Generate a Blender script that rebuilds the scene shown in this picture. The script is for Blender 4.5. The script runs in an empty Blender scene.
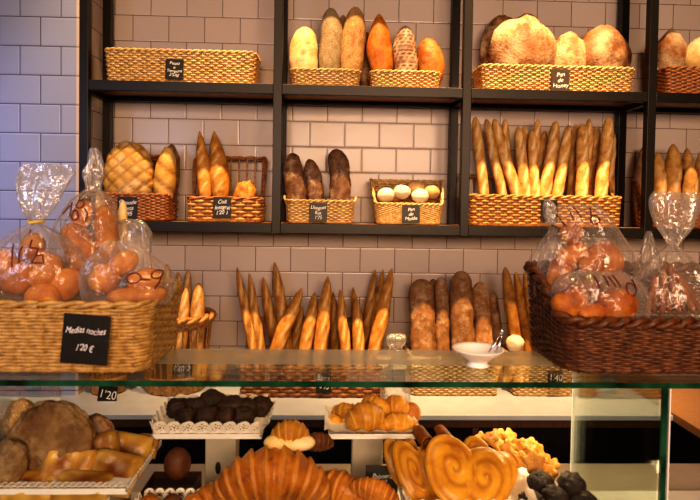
import bpy, bmesh, math, random
from mathutils import Vector, Matrix, Quaternion, noise
from mathutils.bvhtree import BVHTree
random.seed(7)
scene = bpy.context.scene
C = scene.collection
PI = math.pi
# ------------------------------------------------------------------ camera
EYE = 1.62
F = 570.0
YAW, PITCH, ROLL, PV = -0.03527, 0.025985, 0.015281, 219.88
def cam_rows():
    cy, sy = math.cos(YAW), math.sin(YAW)
    M1 = Matrix(((cy, sy, 0), (-sy, cy, 0), (0, 0, 1)))
    cp, sp = math.cos(PITCH), math.sin(PITCH)
    M2 = Matrix(((1, 0, 0), (0, cp, -sp), (0, sp, cp)))
    cr, sr = math.cos(ROLL), math.sin(ROLL)
    M3 = Matrix(((cr, 0, sr), (0, 1, 0), (-sr, 0, cr)))
    return M3 @ M2 @ M1
RC = cam_rows(); RI = RC.transposed()
def ray(px, py): return RI @ Vector(((px - 350) / F, 1.0, -(py - PV) / F))
def at(px, py, Y):
    d = ray(px, py); k = Y / d.y
    return Vector((d.x * k, Y, EYE + d.z * k))
def on(px, py, z):
    d = ray(px, py); k = (z - EYE) / d.z
    return Vector((d.x * k, d.y * k, z))
cd = bpy.data.cameras.new('camera'); cam = bpy.data.objects.new('camera', cd); C.objects.link(cam)
cd.sensor_width = 36; cd.lens = F / 700 * 36; cd.shift_y = -(250 - PV) / 700; cd.clip_start = 0.05
cd.dof.use_dof = True; cd.dof.focus_distance = 2.2; cd.dof.aperture_fstop = 6.3
right, fwd, up = RC[0], RC[1], RC[2]
cam.matrix_world = Matrix(((right.x, up.x, -fwd.x, 0), (right.y, up.y, -fwd.y, 0), (right.z, up.z, -fwd.z, EYE), (0, 0, 0, 1)))
scene.camera = cam
scene.view_settings.view_transform = 'Standard'
scene.view_settings.look = 'High Contrast'
scene.view_settings.exposure = -0.12

# ------------------------------------------------------------------ mesh helpers
class MB:
    def __init__(s): s.v = []; s.f = []; s.a = []
    def add(s, vs, fs, at=None):
        o = len(s.v); s.v += [tuple(p) for p in vs]
        s.f += [tuple(i + o for i in q) for q in fs]
        s.a += list(at) if at is not None else [0.0] * len(vs)
    def box(s, x0, x1, y0, y1, z0, z1, bev=0.0):
        if bev <= 0:
            s.add([(x0,y0,z0),(x1,y0,z0),(x1,y1,z0),(x0,y1,z0),(x0,y0,z1),(x1,y0,z1),(x1,y1,z1),(x0,y1,z1)],
                  [(3,2,1,0),(4,5,6,7),(0,1,5,4),(1,2,6,5),(2,3,7,6),(3,0,4,7)]); return
        bm = bmesh.new(); bmesh.ops.create_cube(bm, size=1)
        for v in bm.verts: v.co = Vector(((x0+x1)/2 + v.co.x*(x1-x0), (y0+y1)/2 + v.co.y*(y1-y0), (z0+z1)/2 + v.co.z*(z1-z0)))
        bmesh.ops.bevel(bm, geom=bm.edges[:], offset=bev, segments=2, affect='EDGES', profile=.5)
        bm.verts.ensure_lookup_table(); bm.verts.index_update()
        s.add([v.co[:] for v in bm.verts], [[v.index for v in f.verts] for f in bm.faces]); bm.free()
    def tube(s, pts, r, n=6, closed=False, caps=True, flat=1.0):
        m = len(pts); pts = [Vector(p) for p in pts]
        rs = r if isinstance(r, (list, tuple)) else [r] * m
        o = len(s.v); up0 = None
        for i in range(m):
            if closed: t = pts[(i+1) % m] - pts[i-1]
            else: t = pts[min(i+1, m-1)] - pts[max(i-1, 0)]
            t.normalize()
            if up0 is None:
                up0 = Vector((0,0,1)) if abs(t.z) < .9 else Vector((1,0,0))
            a = t.cross(up0)
            if a.length < 1e-6: a = t.cross(Vector((.3,.8,.2)))
            a.normalize(); b = a.cross(t)
            if not closed or True: up0 = b
            for k in range(n):
                w = 2*PI*k/n + PI/n
                s.v.append(tuple(pts[i] + a*(rs[i]*math.cos(w)) + b*(rs[i]*flat*math.sin(w)))); s.a.append(0.0)
        for i in range(m if closed else m-1):
            j = (i+1) % m
            for k in range(n):
                l = (k+1) % n
                s.f.append((o+i*n+k, o+i*n+l, o+j*n+l, o+j*n+k))
        if caps and not closed:
            s.f.append(tuple(o+k for k in range(n))[::-1]); s.f.append(tuple(o+(m-1)*n+k for k in range(n)))
    def grid(s, fn, nu, nv, cu=False):
        o = len(s.v)
        for j in range(nv):
            for i in range(nu):
                r = fn(i, j); s.v.append(tuple(r[:3])); s.a.append(r[3] if len(r) > 3 else 0.0)
        for j in range(nv-1):
            for i in range(nu if cu else nu-1):
                k = (i+1) % nu
                s.f.append((o+j*nu+i, o+j*nu+k, o+(j+1)*nu+k, o+(j+1)*nu+i))
    def lathe(s, prof, n=24, c=(0,0,0)):
        s.grid(lambda i, j: (c[0]+prof[j][0]*math.cos(2*PI*i/n), c[1]+prof[j][0]*math.sin(2*PI*i/n), c[2]+prof[j][1]), n, len(prof), True)
    def xf(s, M):
        s.v = [tuple(M @ Vector(p)) for p in s.v]; return s
    def build(s, name, mat, parent=None, smooth=True, label=None, loc=None):
        me = bpy.data.meshes.new(name); me.from_pydata(s.v, [], s.f); me.update()
        if any(s.a):
            at_ = me.attributes.new('score', 'FLOAT', 'POINT'); at_.data.foreach_set('value', s.a)
        if smooth: me.polygons.foreach_set('use_smooth', [True]*len(me.polygons))
        me.materials.append(mat)
        o = bpy.data.objects.new(name, me); C.objects.link(o)
        if parent is not None: o.parent = parent
        if loc is not None: o.location = loc
        if label: o['label'] = label
        return o
def tag(o, label, cat, group=None, kind=None):
    o['label'] = label; o['category'] = cat
    if group: o['group'] = group
    if kind: o['kind'] = kind
    return o
def struct(o): o['kind'] = 'structure'; return o
def thing(name, label, cat, loc=(0,0,0), group=None, rot=(0,0,0)):
    o = bpy.data.objects.new(name, None); C.objects.link(o); o.location = loc; o.rotation_euler = rot
    o.empty_display_size = .05
    return tag(o, label, cat, group)
def sstep(a, b, x):
    t = max(0, min(1, (x-a)/(b-a))) if a != b else float(x > a)
    return t*t*(3-2*t)
ORD = ['first','second','third','fourth','fifth','sixth','seventh','eighth','ninth','tenth','eleventh','twelfth','thirteenth','fourteenth','fifteenth','sixteenth','seventeenth','eighteenth']

# ------------------------------------------------------------------ materials
def new_mat(name):
    m = bpy.data.materials.new(name); m.use_nodes = True; nt = m.node_tree
    return m, nt, nt.nodes, nt.links, nt.nodes['Principled BSDF']
def ramp(n, stops):
    r = n.new('ShaderNodeValToRGB'); e = r.color_ramp.elements
    e[0].position = stops[0][0]; e[0].color = (*stops[0][1], 1)
    e[1].position = stops[-1][0]; e[1].color = (*stops[-1][1], 1)
    for p, c in stops[1:-1]:
        x = e.new(p); x.color = (*c, 1)
    return r
def simple(name, col, rough=.5, metal=0, nscale=60, namp=.12, bump=0.0, stretch=None, spec=None):
    m, nt, n, l, b = new_mat(name)
    tc = n.new('ShaderNodeTexCoord'); nz = n.new('ShaderNodeTexNoise'); nz.inputs['Scale'].default_value = nscale; nz.inputs['Detail'].default_value = 4
    src = tc.outputs['Object']
    if stretch:
        mp = n.new('ShaderNodeMapping'); mp.inputs['Scale'].default_value = stretch; l.new(src, mp.inputs[0]); src = mp.outputs[0]
    l.new(src, nz.inputs['Vector'])
    r = ramp(n, [(.3, tuple(c*(1-namp) for c in col)), (.7, tuple(min(1, c*(1+namp)) for c in col))])
    l.new(nz.outputs['Fac'], r.inputs[0]); l.new(r.outputs[0], b.inputs['Base Color'])
    b.inputs['Roughness'].default_value = rough; b.inputs['Metallic'].default_value = metal
    if spec is not None: b.inputs['Specular IOR Level'].default_value = spec
    if bump:
        bp = n.new('ShaderNodeBump'); bp.inputs['Strength'].default_value = bump; bp.inputs['Distance'].default_value = .002
        l.new(nz.outputs['Fac'], bp.inputs['Height']); l.new(bp.outputs[0], b.inputs['Normal'])
    return m
def bread_mat(name, c0, c1, c2, cut, flour=None, famt=0.0, ns=28, rough=.55, bump=.5, speck=None):
    m, nt, n, l, b = new_mat(name)
    tc = n.new('ShaderNodeTexCoord'); oi = n.new('ShaderNodeObjectInfo')
    av = n.new('ShaderNodeVectorMath'); av.operation = 'ADD'
    sc = n.new('ShaderNodeVectorMath'); sc.operation = 'SCALE'; sc.inputs[0].default_value = (7, 3, 5)
    l.new(oi.outputs['Random'], sc.inputs['Scale']); l.new(tc.outputs['Object'], av.inputs[0]); l.new(sc.outputs[0], av.inputs[1])
    nz = n.new('ShaderNodeTexNoise'); nz.inputs['Scale'].default_value = ns; nz.inputs['Detail'].default_value = 6; nz.inputs['Roughness'].default_value = .6
    l.new(av.outputs[0], nz.inputs['Vector'])
    r = ramp(n, [(.30, c0), (.5, c1), (.70, c2)]); l.new(nz.outputs['Fac'], r.inputs[0])
    col = r.outputs[0]
    n2 = n.new('ShaderNodeTexNoise'); n2.inputs['Scale'].default_value = ns*6; n2.inputs['Detail'].default_value = 4
    l.new(av.outputs[0], n2.inputs['Vector'])
    if flour:
        nf = n.new('ShaderNodeTexNoise'); nf.inputs['Scale'].default_value = ns*.55; nf.inputs['Detail'].default_value = 8; nf.inputs['Roughness'].default_value = .75
        l.new(av.outputs[0], nf.inputs['Vector'])
        rf = ramp(n, [(.62-famt*.35, (0,0,0)), (.74-famt*.25, (1,1,1))]); l.new(nf.outputs['Fac'], rf.inputs[0])
        mx = n.new('ShaderNodeMixRGB'); mx.inputs[2].default_value = (*flour, 1)
        ml = n.new('ShaderNodeMath'); ml.operation = 'MULTIPLY'; ml.inputs[1].default_value = .85
        l.new(rf.outputs[0], ml.inputs[0]); l.new(ml.outputs[0], mx.inputs[0]); l.new(col, mx.inputs[1]); col = mx.outputs[0]
    if speck:
        rs = ramp(n, [(.56, (0,0,0)), (.62, (1,1,1))]); l.new(n2.outputs['Fac'], rs.inputs[0])
        mx = n.new('ShaderNodeMixRGB'); mx.inputs[2].default_value = (*speck, 1)
        l.new(rs.outputs[0], mx.inputs[0]); l.new(col, mx.inputs[1]); col = mx.outputs[0]
    at_ = n.new('ShaderNodeAttribute'); at_.attribute_name = 'score'
    mx = n.new('ShaderNodeMixRGB'); mx.inputs[2].default_value = (*cut, 1)
    l.new(at_.outputs['Fac'], mx.inputs[0]); l.new(col, mx.inputs[1]); col = mx.outputs[0]
    hv = n.new('ShaderNodeHueSaturation'); mr = n.new('ShaderNodeMapRange'); mr.inputs['To Min'].default_value = .82; mr.inputs['To Max'].default_value = 1.15
    l.new(oi.outputs['Random'], mr.inputs['Value']); l.new(mr.outputs[0], hv.inputs['Value']); l.new(col, hv.inputs['Color'])
    l.new(hv.outputs[0], b.inputs['Base Color']); b.inputs['Roughness'].default_value = rough
    bp = n.new('ShaderNodeBump'); bp.inputs['Strength'].default_value = bump; bp.inputs['Distance'].default_value = .003
    l.new(n2.outputs['Fac'], bp.inputs['Height']); l.new(bp.outputs[0], b.inputs['Normal'])
    return m
TW, THT = .1722, .1237
def tile_mat(name, horiz, ph, pv, base, grout):
    m, nt, n, l, b = new_mat(name)
    tc = n.new('ShaderNodeTexCoord'); sp = n.new('ShaderNodeSeparateXYZ'); cb = n.new('ShaderNodeCombineXYZ')
    l.new(tc.outputs['Object'], sp.inputs[0])
    a1 = n.new('ShaderNodeMath'); a1.operation = 'ADD'; a1.inputs[1].default_value = ph
    a2 = n.new('ShaderNodeMath'); a2.operation = 'ADD'; a2.inputs[1].default_value = pv
    l.new(sp.outputs[horiz], a1.inputs[0]); l.new(sp.outputs['Z'], a2.inputs[0])
    l.new(a1.outputs[0], cb.inputs[0]); l.new(a2.outputs[0], cb.inputs[1])
    def brick(ms, sm):
        k = n.new('ShaderNodeTexBrick'); k.offset = .5; k.inputs['Scale'].default_value = 1; k.inputs['Brick Width'].default_value = TW
        k.inputs['Row Height'].default_value = THT; k.inputs['Mortar Size'].default_value = ms; k.inputs['Mortar Smooth'].default_value = sm
        k.inputs['Color1'].default_value = (*base, 1); k.inputs['Color2'].default_value = (*[c*.93 for c in base], 1); k.inputs['Mortar'].default_value = (*grout, 1)
        l.new(cb.outputs[0], k.inputs['Vector']); return k
    k1 = brick(.0017, .1); k2 = brick(.008, 1.0)
    l.new(k1.outputs['Color'], b.inputs['Base Color']); b.inputs['Roughness'].default_value = .22
    b.inputs['Specular IOR Level'].default_value = .35
    nz = n.new('ShaderNodeTexNoise'); nz.inputs['Scale'].default_value = 9; l.new(tc.outputs['Object'], nz.inputs[0])
    bp0 = n.new('ShaderNodeBump'); bp0.inputs['Strength'].default_value = .12; bp0.inputs['Distance'].default_value = .01; l.new(nz.outputs['Fac'], bp0.inputs['Height'])
    bp = n.new('ShaderNodeBump'); bp.invert = True; bp.inputs['Strength'].default_value = .35; bp.inputs['Distance'].default_value = .003
    l.new(k2.outputs['Fac'], bp.inputs['Height']); l.new(bp0.outputs[0], bp.inputs['Normal']); l.new(bp.outputs[0], b.inputs['Normal'])
    return m
def wicker(name, c0, c1, c2):
    m, nt, n, l, b = new_mat(name)
    tc = n.new('ShaderNodeTexCoord'); nz = n.new('ShaderNodeTexNoise'); nz.inputs['Scale'].default_value = 70; nz.inputs['Detail'].default_value = 5
    l.new(tc.outputs['Object'], nz.inputs[0]); r = ramp(n, [(.3, c0), (.5, c1), (.72, c2)]); l.new(nz.outputs['Fac'], r.inputs[0])
    l.new(r.outputs[0], b.inputs['Base Color']); b.inputs['Roughness'].default_value = .45
    return m
def thin_glass(name, tint, rough=.0, base=.04, white=0.0):
    m, nt, n, l, b = new_mat(name); n.remove(b)
    out = n['Material Output']
    tr = n.new('ShaderNodeBsdfTransparent'); tr.inputs[0].default_value = (*tint, 1)
    gl = n.new('ShaderNodeBsdfGlossy'); gl.inputs['Roughness'].default_value = rough; gl.inputs['Color'].default_value = (.9,.95,.92,1)
    lw = n.new('ShaderNodeFresnel'); lw.inputs['IOR'].default_value = 1.5
    mx = n.new('ShaderNodeMixShader'); mh = n.new('ShaderNodeMath'); mh.operation = 'MULTIPLY'; mh.inputs[1].default_value = .55; l.new(lw.outputs[0], mh.inputs[0])
    l.new(mh.outputs[0], mx.inputs[0]); l.new(tr.outputs[0], mx.inputs[1]); l.new(gl.outputs[0], mx.inputs[2])
    last = mx
    if white:
        df = n.new('ShaderNodeBsdfTranslucent'); df.inputs[0].default_value = (.9,.9,.85,1)
        d2 = n.new('ShaderNodeBsdfDiffuse'); d2.inputs[0].default_value = (.9,.88,.84,1)
        ad = n.new('ShaderNodeMixShader'); ad.inputs[0].default_value = .6; l.new(df.outputs[0], ad.inputs[1]); l.new(d2.outputs[0], ad.inputs[2])
        m2 = n.new('ShaderNodeMixShader'); m2.inputs[0].default_value = white; l.new(mx.outputs[0], m2.inputs[1]); l.new(ad.outputs[0], m2.inputs[2]); last = m2
    l.new(last.outputs[0], out.inputs[0]); return m
def film(name, w0=.10, w1=.55, tint=(.95,.90,.84)):
    m, nt, n, l, b = new_mat(name); n.remove(b); out = n['Material Output']
    tr = n.new('ShaderNodeBsdfTransparent'); tr.inputs[0].default_value = (.99,.98,.97,1)
    df = n.new('ShaderNodeBsdfDiffuse'); df.inputs[0].default_value = (*tint, 1)
    tl = n.new('ShaderNodeBsdfTranslucent'); tl.inputs[0].default_value = (*tint, 1)
    gl = n.new('ShaderNodeBsdfGlossy'); gl.inputs['Roughness'].default_value = .16
    tc = n.new('ShaderNodeTexCoord'); nz = n.new('ShaderNodeTexNoise'); nz.inputs['Scale'].default_value = 26; nz.inputs['Detail'].default_value = 3; nz.inputs['Distortion'].default_value = 1.2
    l.new(tc.outputs['Object'], nz.inputs[0])
    bp = n.new('ShaderNodeBump'); bp.inputs['Strength'].default_value = .9; bp.inputs['Distance'].default_value = .012; l.new(nz.outputs['Fac'], bp.inputs['Height'])
    for x in (df, gl): l.new(bp.outputs[0], x.inputs['Normal'])
    a = n.new('ShaderNodeMixShader'); a.inputs[0].default_value = .5; l.new(df.outputs[0], a.inputs[1]); l.new(tl.outputs[0], a.inputs[2])
    c = n.new('ShaderNodeMixShader'); c.inputs[0].default_value = .45; l.new(a.outputs[0], c.inputs[1]); l.new(gl.outputs[0], c.inputs[2])
    lw = n.new('ShaderNodeLayerWeight'); lw.inputs['Blend'].default_value = .35; l.new(bp.outputs[0], lw.inputs['Normal'])
    mr = n.new('ShaderNodeMapRange'); mr.inputs['To Min'].default_value = w0; mr.inputs['To Max'].default_value = w1
    l.new(lw.outputs['Facing'], mr.inputs['Value'])
    mx = n.new('ShaderNodeMixShader'); l.new(mr.outputs[0], mx.inputs[0]); l.new(tr.outputs[0], mx.inputs[1]); l.new(c.outputs[0], mx.inputs[2])
    l.new(mx.outputs[0], out.inputs[0]); return m

M = {}
M['black'] = simple('black_steel', (.011,.009,.008), .42, 0, 40, .2)
M['shelfwood'] = simple('shelf_wood', (.36,.20,.085), .5, 0, 30, .35, .2, (1, 12, 12))
M['marble'] = simple('white_marble', (.44,.47,.56), .3, 0, 14, .06)
M['darkwood'] = simple('dark_cabinet_wood', (.030,.016,.011), .5, 0, 20, .4, .2, (8, 8, 1))
M['brownwood'] = simple('brown_frame_wood', (.11,.05,.025), .5, 0, 20, .3, .2, (8, 8, 1))
M['tanwood'] = simple('tan_worktop_wood', (.36,.20,.09), .45, 0, 20, .2, .1, (2, 12, 2))
M['beige'] = simple('beige_worktop', (.52,.45,.37), .4, 0, 12, .08)
M['deck'] = simple('white_case_deck', (.86,.82,.74), .35, 0, 20, .03)
M['floor'] = simple('floor_stone', (.08,.065,.055), .5, 0, 8, .3)
M['ceil'] = simple('ceiling_plaster', (.35,.30,.26), .8, 0, 8, .05)
M['paper'] = simple('white_paper', (.86,.80,.74), .7, 0, 80, .05)
M['porcelain'] = simple('white_porcelain', (.88,.86,.84), .15, 0, 20, .02)
M['stand'] = simple('grey_beige_stand', (.50,.45,.38), .4, 0, 30, .06)
M['chalkboard'] = simple('black_sign_card', (.012,.011,.011), .45, 0, 60, .3)
M['chalkbrown'] = simple('lit_sign_card', (.05,.035,.025), .5, 0, 60, .3)  # sign card lightened to brown, lamp light painted into its colour
M['chalk'] = simple('white_chalk', (.85,.84,.86), .9, 0, 300, .1)
M['marker'] = simple('dark_red_marker', (.10,.012,.014), .5, 0, 60, .2)
M['steel'] = simple('polished_steel', (.75,.73,.70), .2, 1, 60, .05)
M['darkdish'] = simple('dark_brown_dish', (.045,.022,.015), .35, 0, 60, .2)
M['tie'] = simple('yellow_bag_tie', (.75,.55,.08), .5, 0, 60, .1)
vB = 100*THT - at(220, 271, 2.82).z; hB = 100*TW - .5*TW - at(220.3, 259, 2.82).x
vL = 100*THT - at(30, 75, 2.5).z; hL = 100*TW - .5*TW - at(20, 61, 2.5).x
M['tileB'] = tile_mat('glazed_wall_tile', 'X', hB, vB, (.68,.60,.545), (.17,.115,.09))
M['tileL'] = tile_mat('glazed_front_tile', 'X', hL, vL, (.34,.39,.57), (.05,.05,.08))  # blue of the cool daylight is put into this tile colour
M['tileS'] = tile_mat('glazed_side_tile', 'Y', 0.03, vL, (.62,.54,.49), (.14,.10,.08))
M['wlight'] = wicker('pale_wicker', (.38,.235,.09), (.58,.395,.17), (.75,.56,.30))
M['whoney'] = wicker('honey_wicker', (.27,.155,.045), (.44,.275,.09), (.57,.385,.15))
M['wred'] = wicker('red_brown_wicker', (.15,.055,.022), (.32,.13,.05), (.46,.22,.09))
M['wbrown'] = wicker('orange_brown_wicker', (.30,.14,.045), (.50,.26,.085), (.66,.39,.16))
M['wdark'] = wicker('dark_chestnut_wicker', (.045,.015,.006), (.11,.038,.012), (.20,.078,.026))
M['baguette'] = bread_mat('baguette_crust', (.27,.105,.016), (.46,.215,.038), (.60,.32,.07), (.76,.52,.21))
M['baguettepale'] = bread_mat('floury_baguette_crust', (.38,.17,.04), (.62,.35,.10), (.78,.52,.21), (.88,.72,.44))
M['rustic'] = bread_mat('rustic_crust', (.20,.085,.03), (.36,.18,.07), (.46,.26,.12), (.55,.36,.2), (.66,.50,.33), .35, 34)
M['ryerustic'] = bread_mat('dark_rye_crust', (.10,.045,.022), (.20,.10,.048), (.30,.17,.085), (.55,.4,.25), (.60,.46,.32), .3, 34)
M['boule'] = bread_mat('floury_boule_crust', (.13,.045,.012), (.27,.115,.035), (.38,.19,.07), (.24,.085,.02), (.62,.48,.32), .60, 17, .7, 1.0)
M['bouledark'] = bread_mat('brown_boule_crust', (.12,.05,.018), (.25,.12,.045), (.38,.21,.09), (.5,.3,.14), (.6,.46,.3), .35, 24)
M['golden'] = bread_mat('golden_crust', (.62,.33,.07), (.76,.47,.12), (.84,.60,.22), (.40,.19,.05), (.90,.76,.48), .3, 20)
M['orange'] = bread_mat('orange_crust', (.30,.09,.012), (.48,.17,.022), (.60,.27,.05), (.34,.12,.03))
M['seeded'] = bread_mat('seeded_crust', (.28,.14,.045), (.42,.24,.09), (.50,.32,.14), (.30,.14,.05), None, 0, 40, .7, .9, (.62,.48,.27))
M['seedgrey'] = bread_mat('grey_seeded_crust', (.20,.14,.07), (.30,.22,.12), (.38,.29,.17), (.2,.12,.06), None, 0, 40, .7, .9, (.50,.42,.28))
M['yellowflour'] = bread_mat('yellow_floury_crust', (.52,.33,.10), (.68,.47,.17), (.76,.58,.28), (.4,.2,.06), (.80,.68,.45), .5, 24)
M['crosshatch'] = bread_mat('crosshatch_crust', (.26,.13,.07), (.40,.24,.15), (.50,.34,.23), (.07,.025,.012), (.58,.44,.32), .5, 26)
M['bun'] = bread_mat('white_bun_crust', (.70,.54,.34), (.80,.68,.50), (.86,.78,.64), (.8,.6,.35))
M['brownbun'] = bread_mat('tan_bun_crust', (.50,.31,.13), (.62,.42,.20), (.70,.52,.30), (.8,.6,.35))
M['croissant'] = bread_mat('croissant_crust', (.22,.055,.006), (.44,.145,.013), (.60,.25,.028), (.74,.40,.08), None, 0, 30, .35, .7)
M['croissantlight'] = bread_mat('light_croissant_crust', (.42,.15,.012), (.62,.28,.03), (.74,.40,.06), (.82,.54,.15), None, 0, 30, .38, .4)
M['palmier'] = bread_mat('palmier_crust', (.44,.16,.012), (.62,.29,.025), (.72,.39,.045), (.30,.09,.008), None, 0, 22, .3, .35)
M['cookie'] = bread_mat('cookie_crust', (.40,.16,.02), (.54,.25,.038), (.62,.33,.065), (.32,.12,.015))
M['choc'] = bread_mat('chocolate_crust', (.010,.006,.005), (.022,.011,.008), (.040,.020,.014), (.03,.015,.01), None, 0, 60, .55, 1.0)
M['brownie'] = bread_mat('brownie_crust', (.018,.009,.007), (.040,.019,.013), (.075,.036,.024), (.10,.05,.03), None, 0, 50, .5, 1.0)
M['coca'] = bread_mat('floury_flatbread_crust', (.07,.03,.010), (.19,.095,.032), (.31,.185,.075), (.34,.2,.09), (.40,.28,.15), .45, 22, .7, 1.0)
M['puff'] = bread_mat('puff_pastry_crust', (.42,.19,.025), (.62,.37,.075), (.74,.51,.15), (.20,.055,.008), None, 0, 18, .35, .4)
M['darkroll'] = bread_mat('dark_bun_crust', (.06,.018,.006), (.13,.04,.010), (.22,.08,.02), (.2,.08,.03))
M['roll'] = bread_mat('bagged_roll_crust', (.30,.085,.008), (.50,.18,.015), (.66,.31,.04), (.75,.45,.14))
M['toast'] = bread_mat('toasted_slice_crust', (.17,.04,.005), (.34,.10,.010), (.54,.22,.028), (.66,.36,.09))
M['darkstick'] = bread_mat('dark_breadstick_crust', (.13,.04,.012), (.22,.075,.02), (.34,.14,.04), (.4,.2,.08))
M['glass'] = thin_glass('clear_glass', (.965,.985,.975))
M['glassedge'] = simple('green_glass_edge', (.014,.066,.036), .12, 0, 16, .75)
M['whitish'] = thin_glass('whitish_band', (.96,.96,.95), .3, .04, .10)
M['film'] = film('plastic_film', .14, .62)
M['filmtail'] = film('plastic_film_folds', .30, .85)

# ------------------------------------------------------------------ room shell
YF, YR, YW = 2.5, 2.77, 2.82
XS0, DX = -1.0653, 0.8303
S1, S2, CT, GT = EYE + .5225, EYE - .0842, EYE - .8465, EYE - .3122
XL = at(79, 120, YF).x
def wall(name, quad, mat):
    b = MB(); b.add(quad, [(0,1,2,3)]); return struct(b.build(name, mat, smooth=False))
def slab(name, x0,x1,y0,y1,z0,z1, mat):
    b = MB(); b.box(x0,x1,y0,y1,z0,z1); return struct(b.build(name, mat, smooth=False))
ZC = 4.75
slab('wall_back', XL-.1, 3.4, YW, YW+.1, 0, ZC, M['tileB'])
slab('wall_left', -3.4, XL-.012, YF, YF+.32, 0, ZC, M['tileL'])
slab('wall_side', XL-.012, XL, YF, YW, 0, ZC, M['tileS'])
slab('floor', -3.4, 3.4, -1.5, YW+.1, -.05, 0, M['floor'])
slab('ceiling', -3.4, 3.4, -1.5, YW+.1, ZC, ZC+.05, M['ceil'])

# ------------------------------------------------------------------ shelving unit
sh = thing('shelving_unit', 'tall black steel frame shelving unit with wooden shelves against the tiled wall', 'shelves', (XS0, YF, S2))
def part(b, name, mat, root, smooth=False, label=None):
    b.xf(Matrix.Translation(-root.location)); return b.build(name, mat, root, smooth, label)
PX = [XS0 + i*DX for i in range(5)]
hp = .019; ZT = ZC
for X in PX:
    for (y0, y1) in ((YF, YF+.038), (YR-.019, YR+.019)):
        b = MB(); b.box(X-hp, X+hp, y0, y1, S2-.046, ZT, .002); part(b, 'post', M['black'], sh)
for z in (S1, S2, S1+.62):
    for i in range(4):
        b = MB(); b.box(PX[i]+hp, PX[i+1]-hp, YF+.002, YF+.036, z-.044, z, .002); part(b, 'front_rail', M['black'], sh)
        b = MB(); b.box(PX[i]+hp, PX[i+1]-hp, YR-.015, YR+.015, z-.044, z-.024, .002); part(b, 'back_rail', M['black'], sh)
        b = MB(); b.box(PX[i]+.002, PX[i+1]-.002, YF+.0365, YW-.006, z-.022, z-.002, .001); part(b, 'shelf_board', M['shelfwood'], sh)
    for X in PX:
        b = MB(); b.box(X-.012, X+.012, YF+.039, YR-.02, z-.05, z-.0225, .002); part(b, 'side_rail', M['black'], sh)

# ------------------------------------------------------------------ back counter
ct = thing('back_counter', 'long back counter with white marble top and dark open cabinet below', 'counter', (0, 2.5, 0))
xcr = on(660, 407, CT).x
b = MB(); b.box(-2.2, xcr, 2.28, YW-.002, CT-.024, CT, .004); part(b, 'countertop', M['marble'], ct)
b = MB(); b.box(-2.2, xcr-.01, 2.31, 2.34, CT-.065, CT-.025, .002); part(b, 'front_rail', M['brownwood'], ct)
b = MB(); b.box(-2.2, xcr-.01, 2.74, 2.78, .0, CT-.025); part(b, 'back_panel', M['darkwood'], ct)
for px in (12, 300, 475):
    x = at(px, 420, 2.32).x
    b = MB(); b.box(x-.014, x+.014, 2.305, 2.35, .0, CT-.066, .002); part(b, 'divider_post', M['brownwood'], ct)
b = MB(); b.box(-2.2, xcr-.01, 2.36, 2.73, .36, .385, .002); part(b, 'inner_shelf', M['darkwood'], ct)
b = MB(); b.box(xcr-.04, xcr-.01, 2.345, 2.735, .0, CT-.026, .002); part(b, 'end_panel', M['darkwood'], ct)
rt = thing('side_counter', 'tan wooden return counter at the right end of the white back counter', 'counter', (xcr+.5, 2.4, 0))
b = MB(); b.box(xcr+.004, xcr+1.2, 2.02, YW-.002, CT-.03, CT+.006, .003); part(b, 'countertop', M['tanwood'], rt)
b = MB(); b.box(xcr+.05, xcr+1.2, 2.07, YW-.01, 0, CT-.031, .003); part(b, 'cabinet_body', M['darkwood'], rt)

# ------------------------------------------------------------------ glass display case
Y0 = 1.0
XG1 = at(667.5, 440, 1.0).x
XG0 = at(62, 440, 1.38).x
DECK = at(620, 490.5, 1.385).z
gc = thing('display_case', 'glass pastry display case with green edged top and white deck', 'display case', ((XG0+XG1)/2, 1.2, 0))
TH = .010
YB = 1.22
def pane(root, name, x0,x1,y0,y1,z0,z1, mat):
    b = MB(); b.box(x0,x1,y0,y1,z0,z1); return part(b, name, mat, root)
pane(gc, 'glass_top', XG0-.006, XG1-.0005, Y0+.0015, YB, GT-TH, GT, M['glass'])
pane(gc, 'polished_edge', XG0-.006, XG1-.0005, Y0-.0005, Y0+.0012, GT-TH, GT, M['glassedge'])
pane(gc, 'front_glass', XG0+.004, XG1-.012, Y0+.004, Y0+.010, DECK-.02, GT-TH-.001, M['glass'])
pane(gc, 'side_glass', XG1-.009, XG1-.002, Y0+.006, 1.38, DECK, GT-TH-.001, M['glass'])
pane(gc, 'side_glass', XG0-.004, XG0+.003, Y0+.006, 1.38, DECK, GT-TH-.001, M['glass'])
pane(gc, 'corner_edge', XG1-.011, XG1-.001, Y0, Y0+.0055, DECK, GT-TH-.001, M['glassedge'])
pane(gc, 'rear_edge', XG1-.009, XG1-.002, 1.381, 1.384, DECK, GT-.06, M['porcelain'])
pane(gc, 'deck', XG0-.02, XG1+.0, Y0-.01, 1.385, DECK-.04, DECK-.001, M['deck'])
pane(gc, 'base_cabinet', XG0, XG1-.002, Y0+.01, 1.37, 0, DECK-.041, M['brownwood'])
pane(gc, 'whitish_band', XG0+.0, XG1-.006, 1.105, YB, GT+.0004, GT+.0012, M['whitish'])  # whitish translucent sheet along the rear of the glass top
g2 = thing('display_case', 'second glass display case beyond the glass corner at right edge', 'display case', (XG1+.4, 1.2, 0))
pane(g2, 'glass_top', XG1+.0005, XG1+.8, Y0+.0015, YB, GT-TH, GT, M['glass'])
pane(g2, 'polished_edge', XG1+.0005, XG1+.8, Y0-.0005, Y0+.0012, GT-TH, GT, M['glassedge'])
pane(g2, 'side_glass', XG1+.002, XG1+.009, Y0+.006, 1.38, DECK, GT-TH-.001, M['glass'])
pane(g2, 'corner_glint', XG1+.002, XG1+.0045, Y0, Y0+.0055, DECK, GT-TH-.001, M['porcelain'])  # white strip standing in for the reflection on the glass edge
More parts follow.
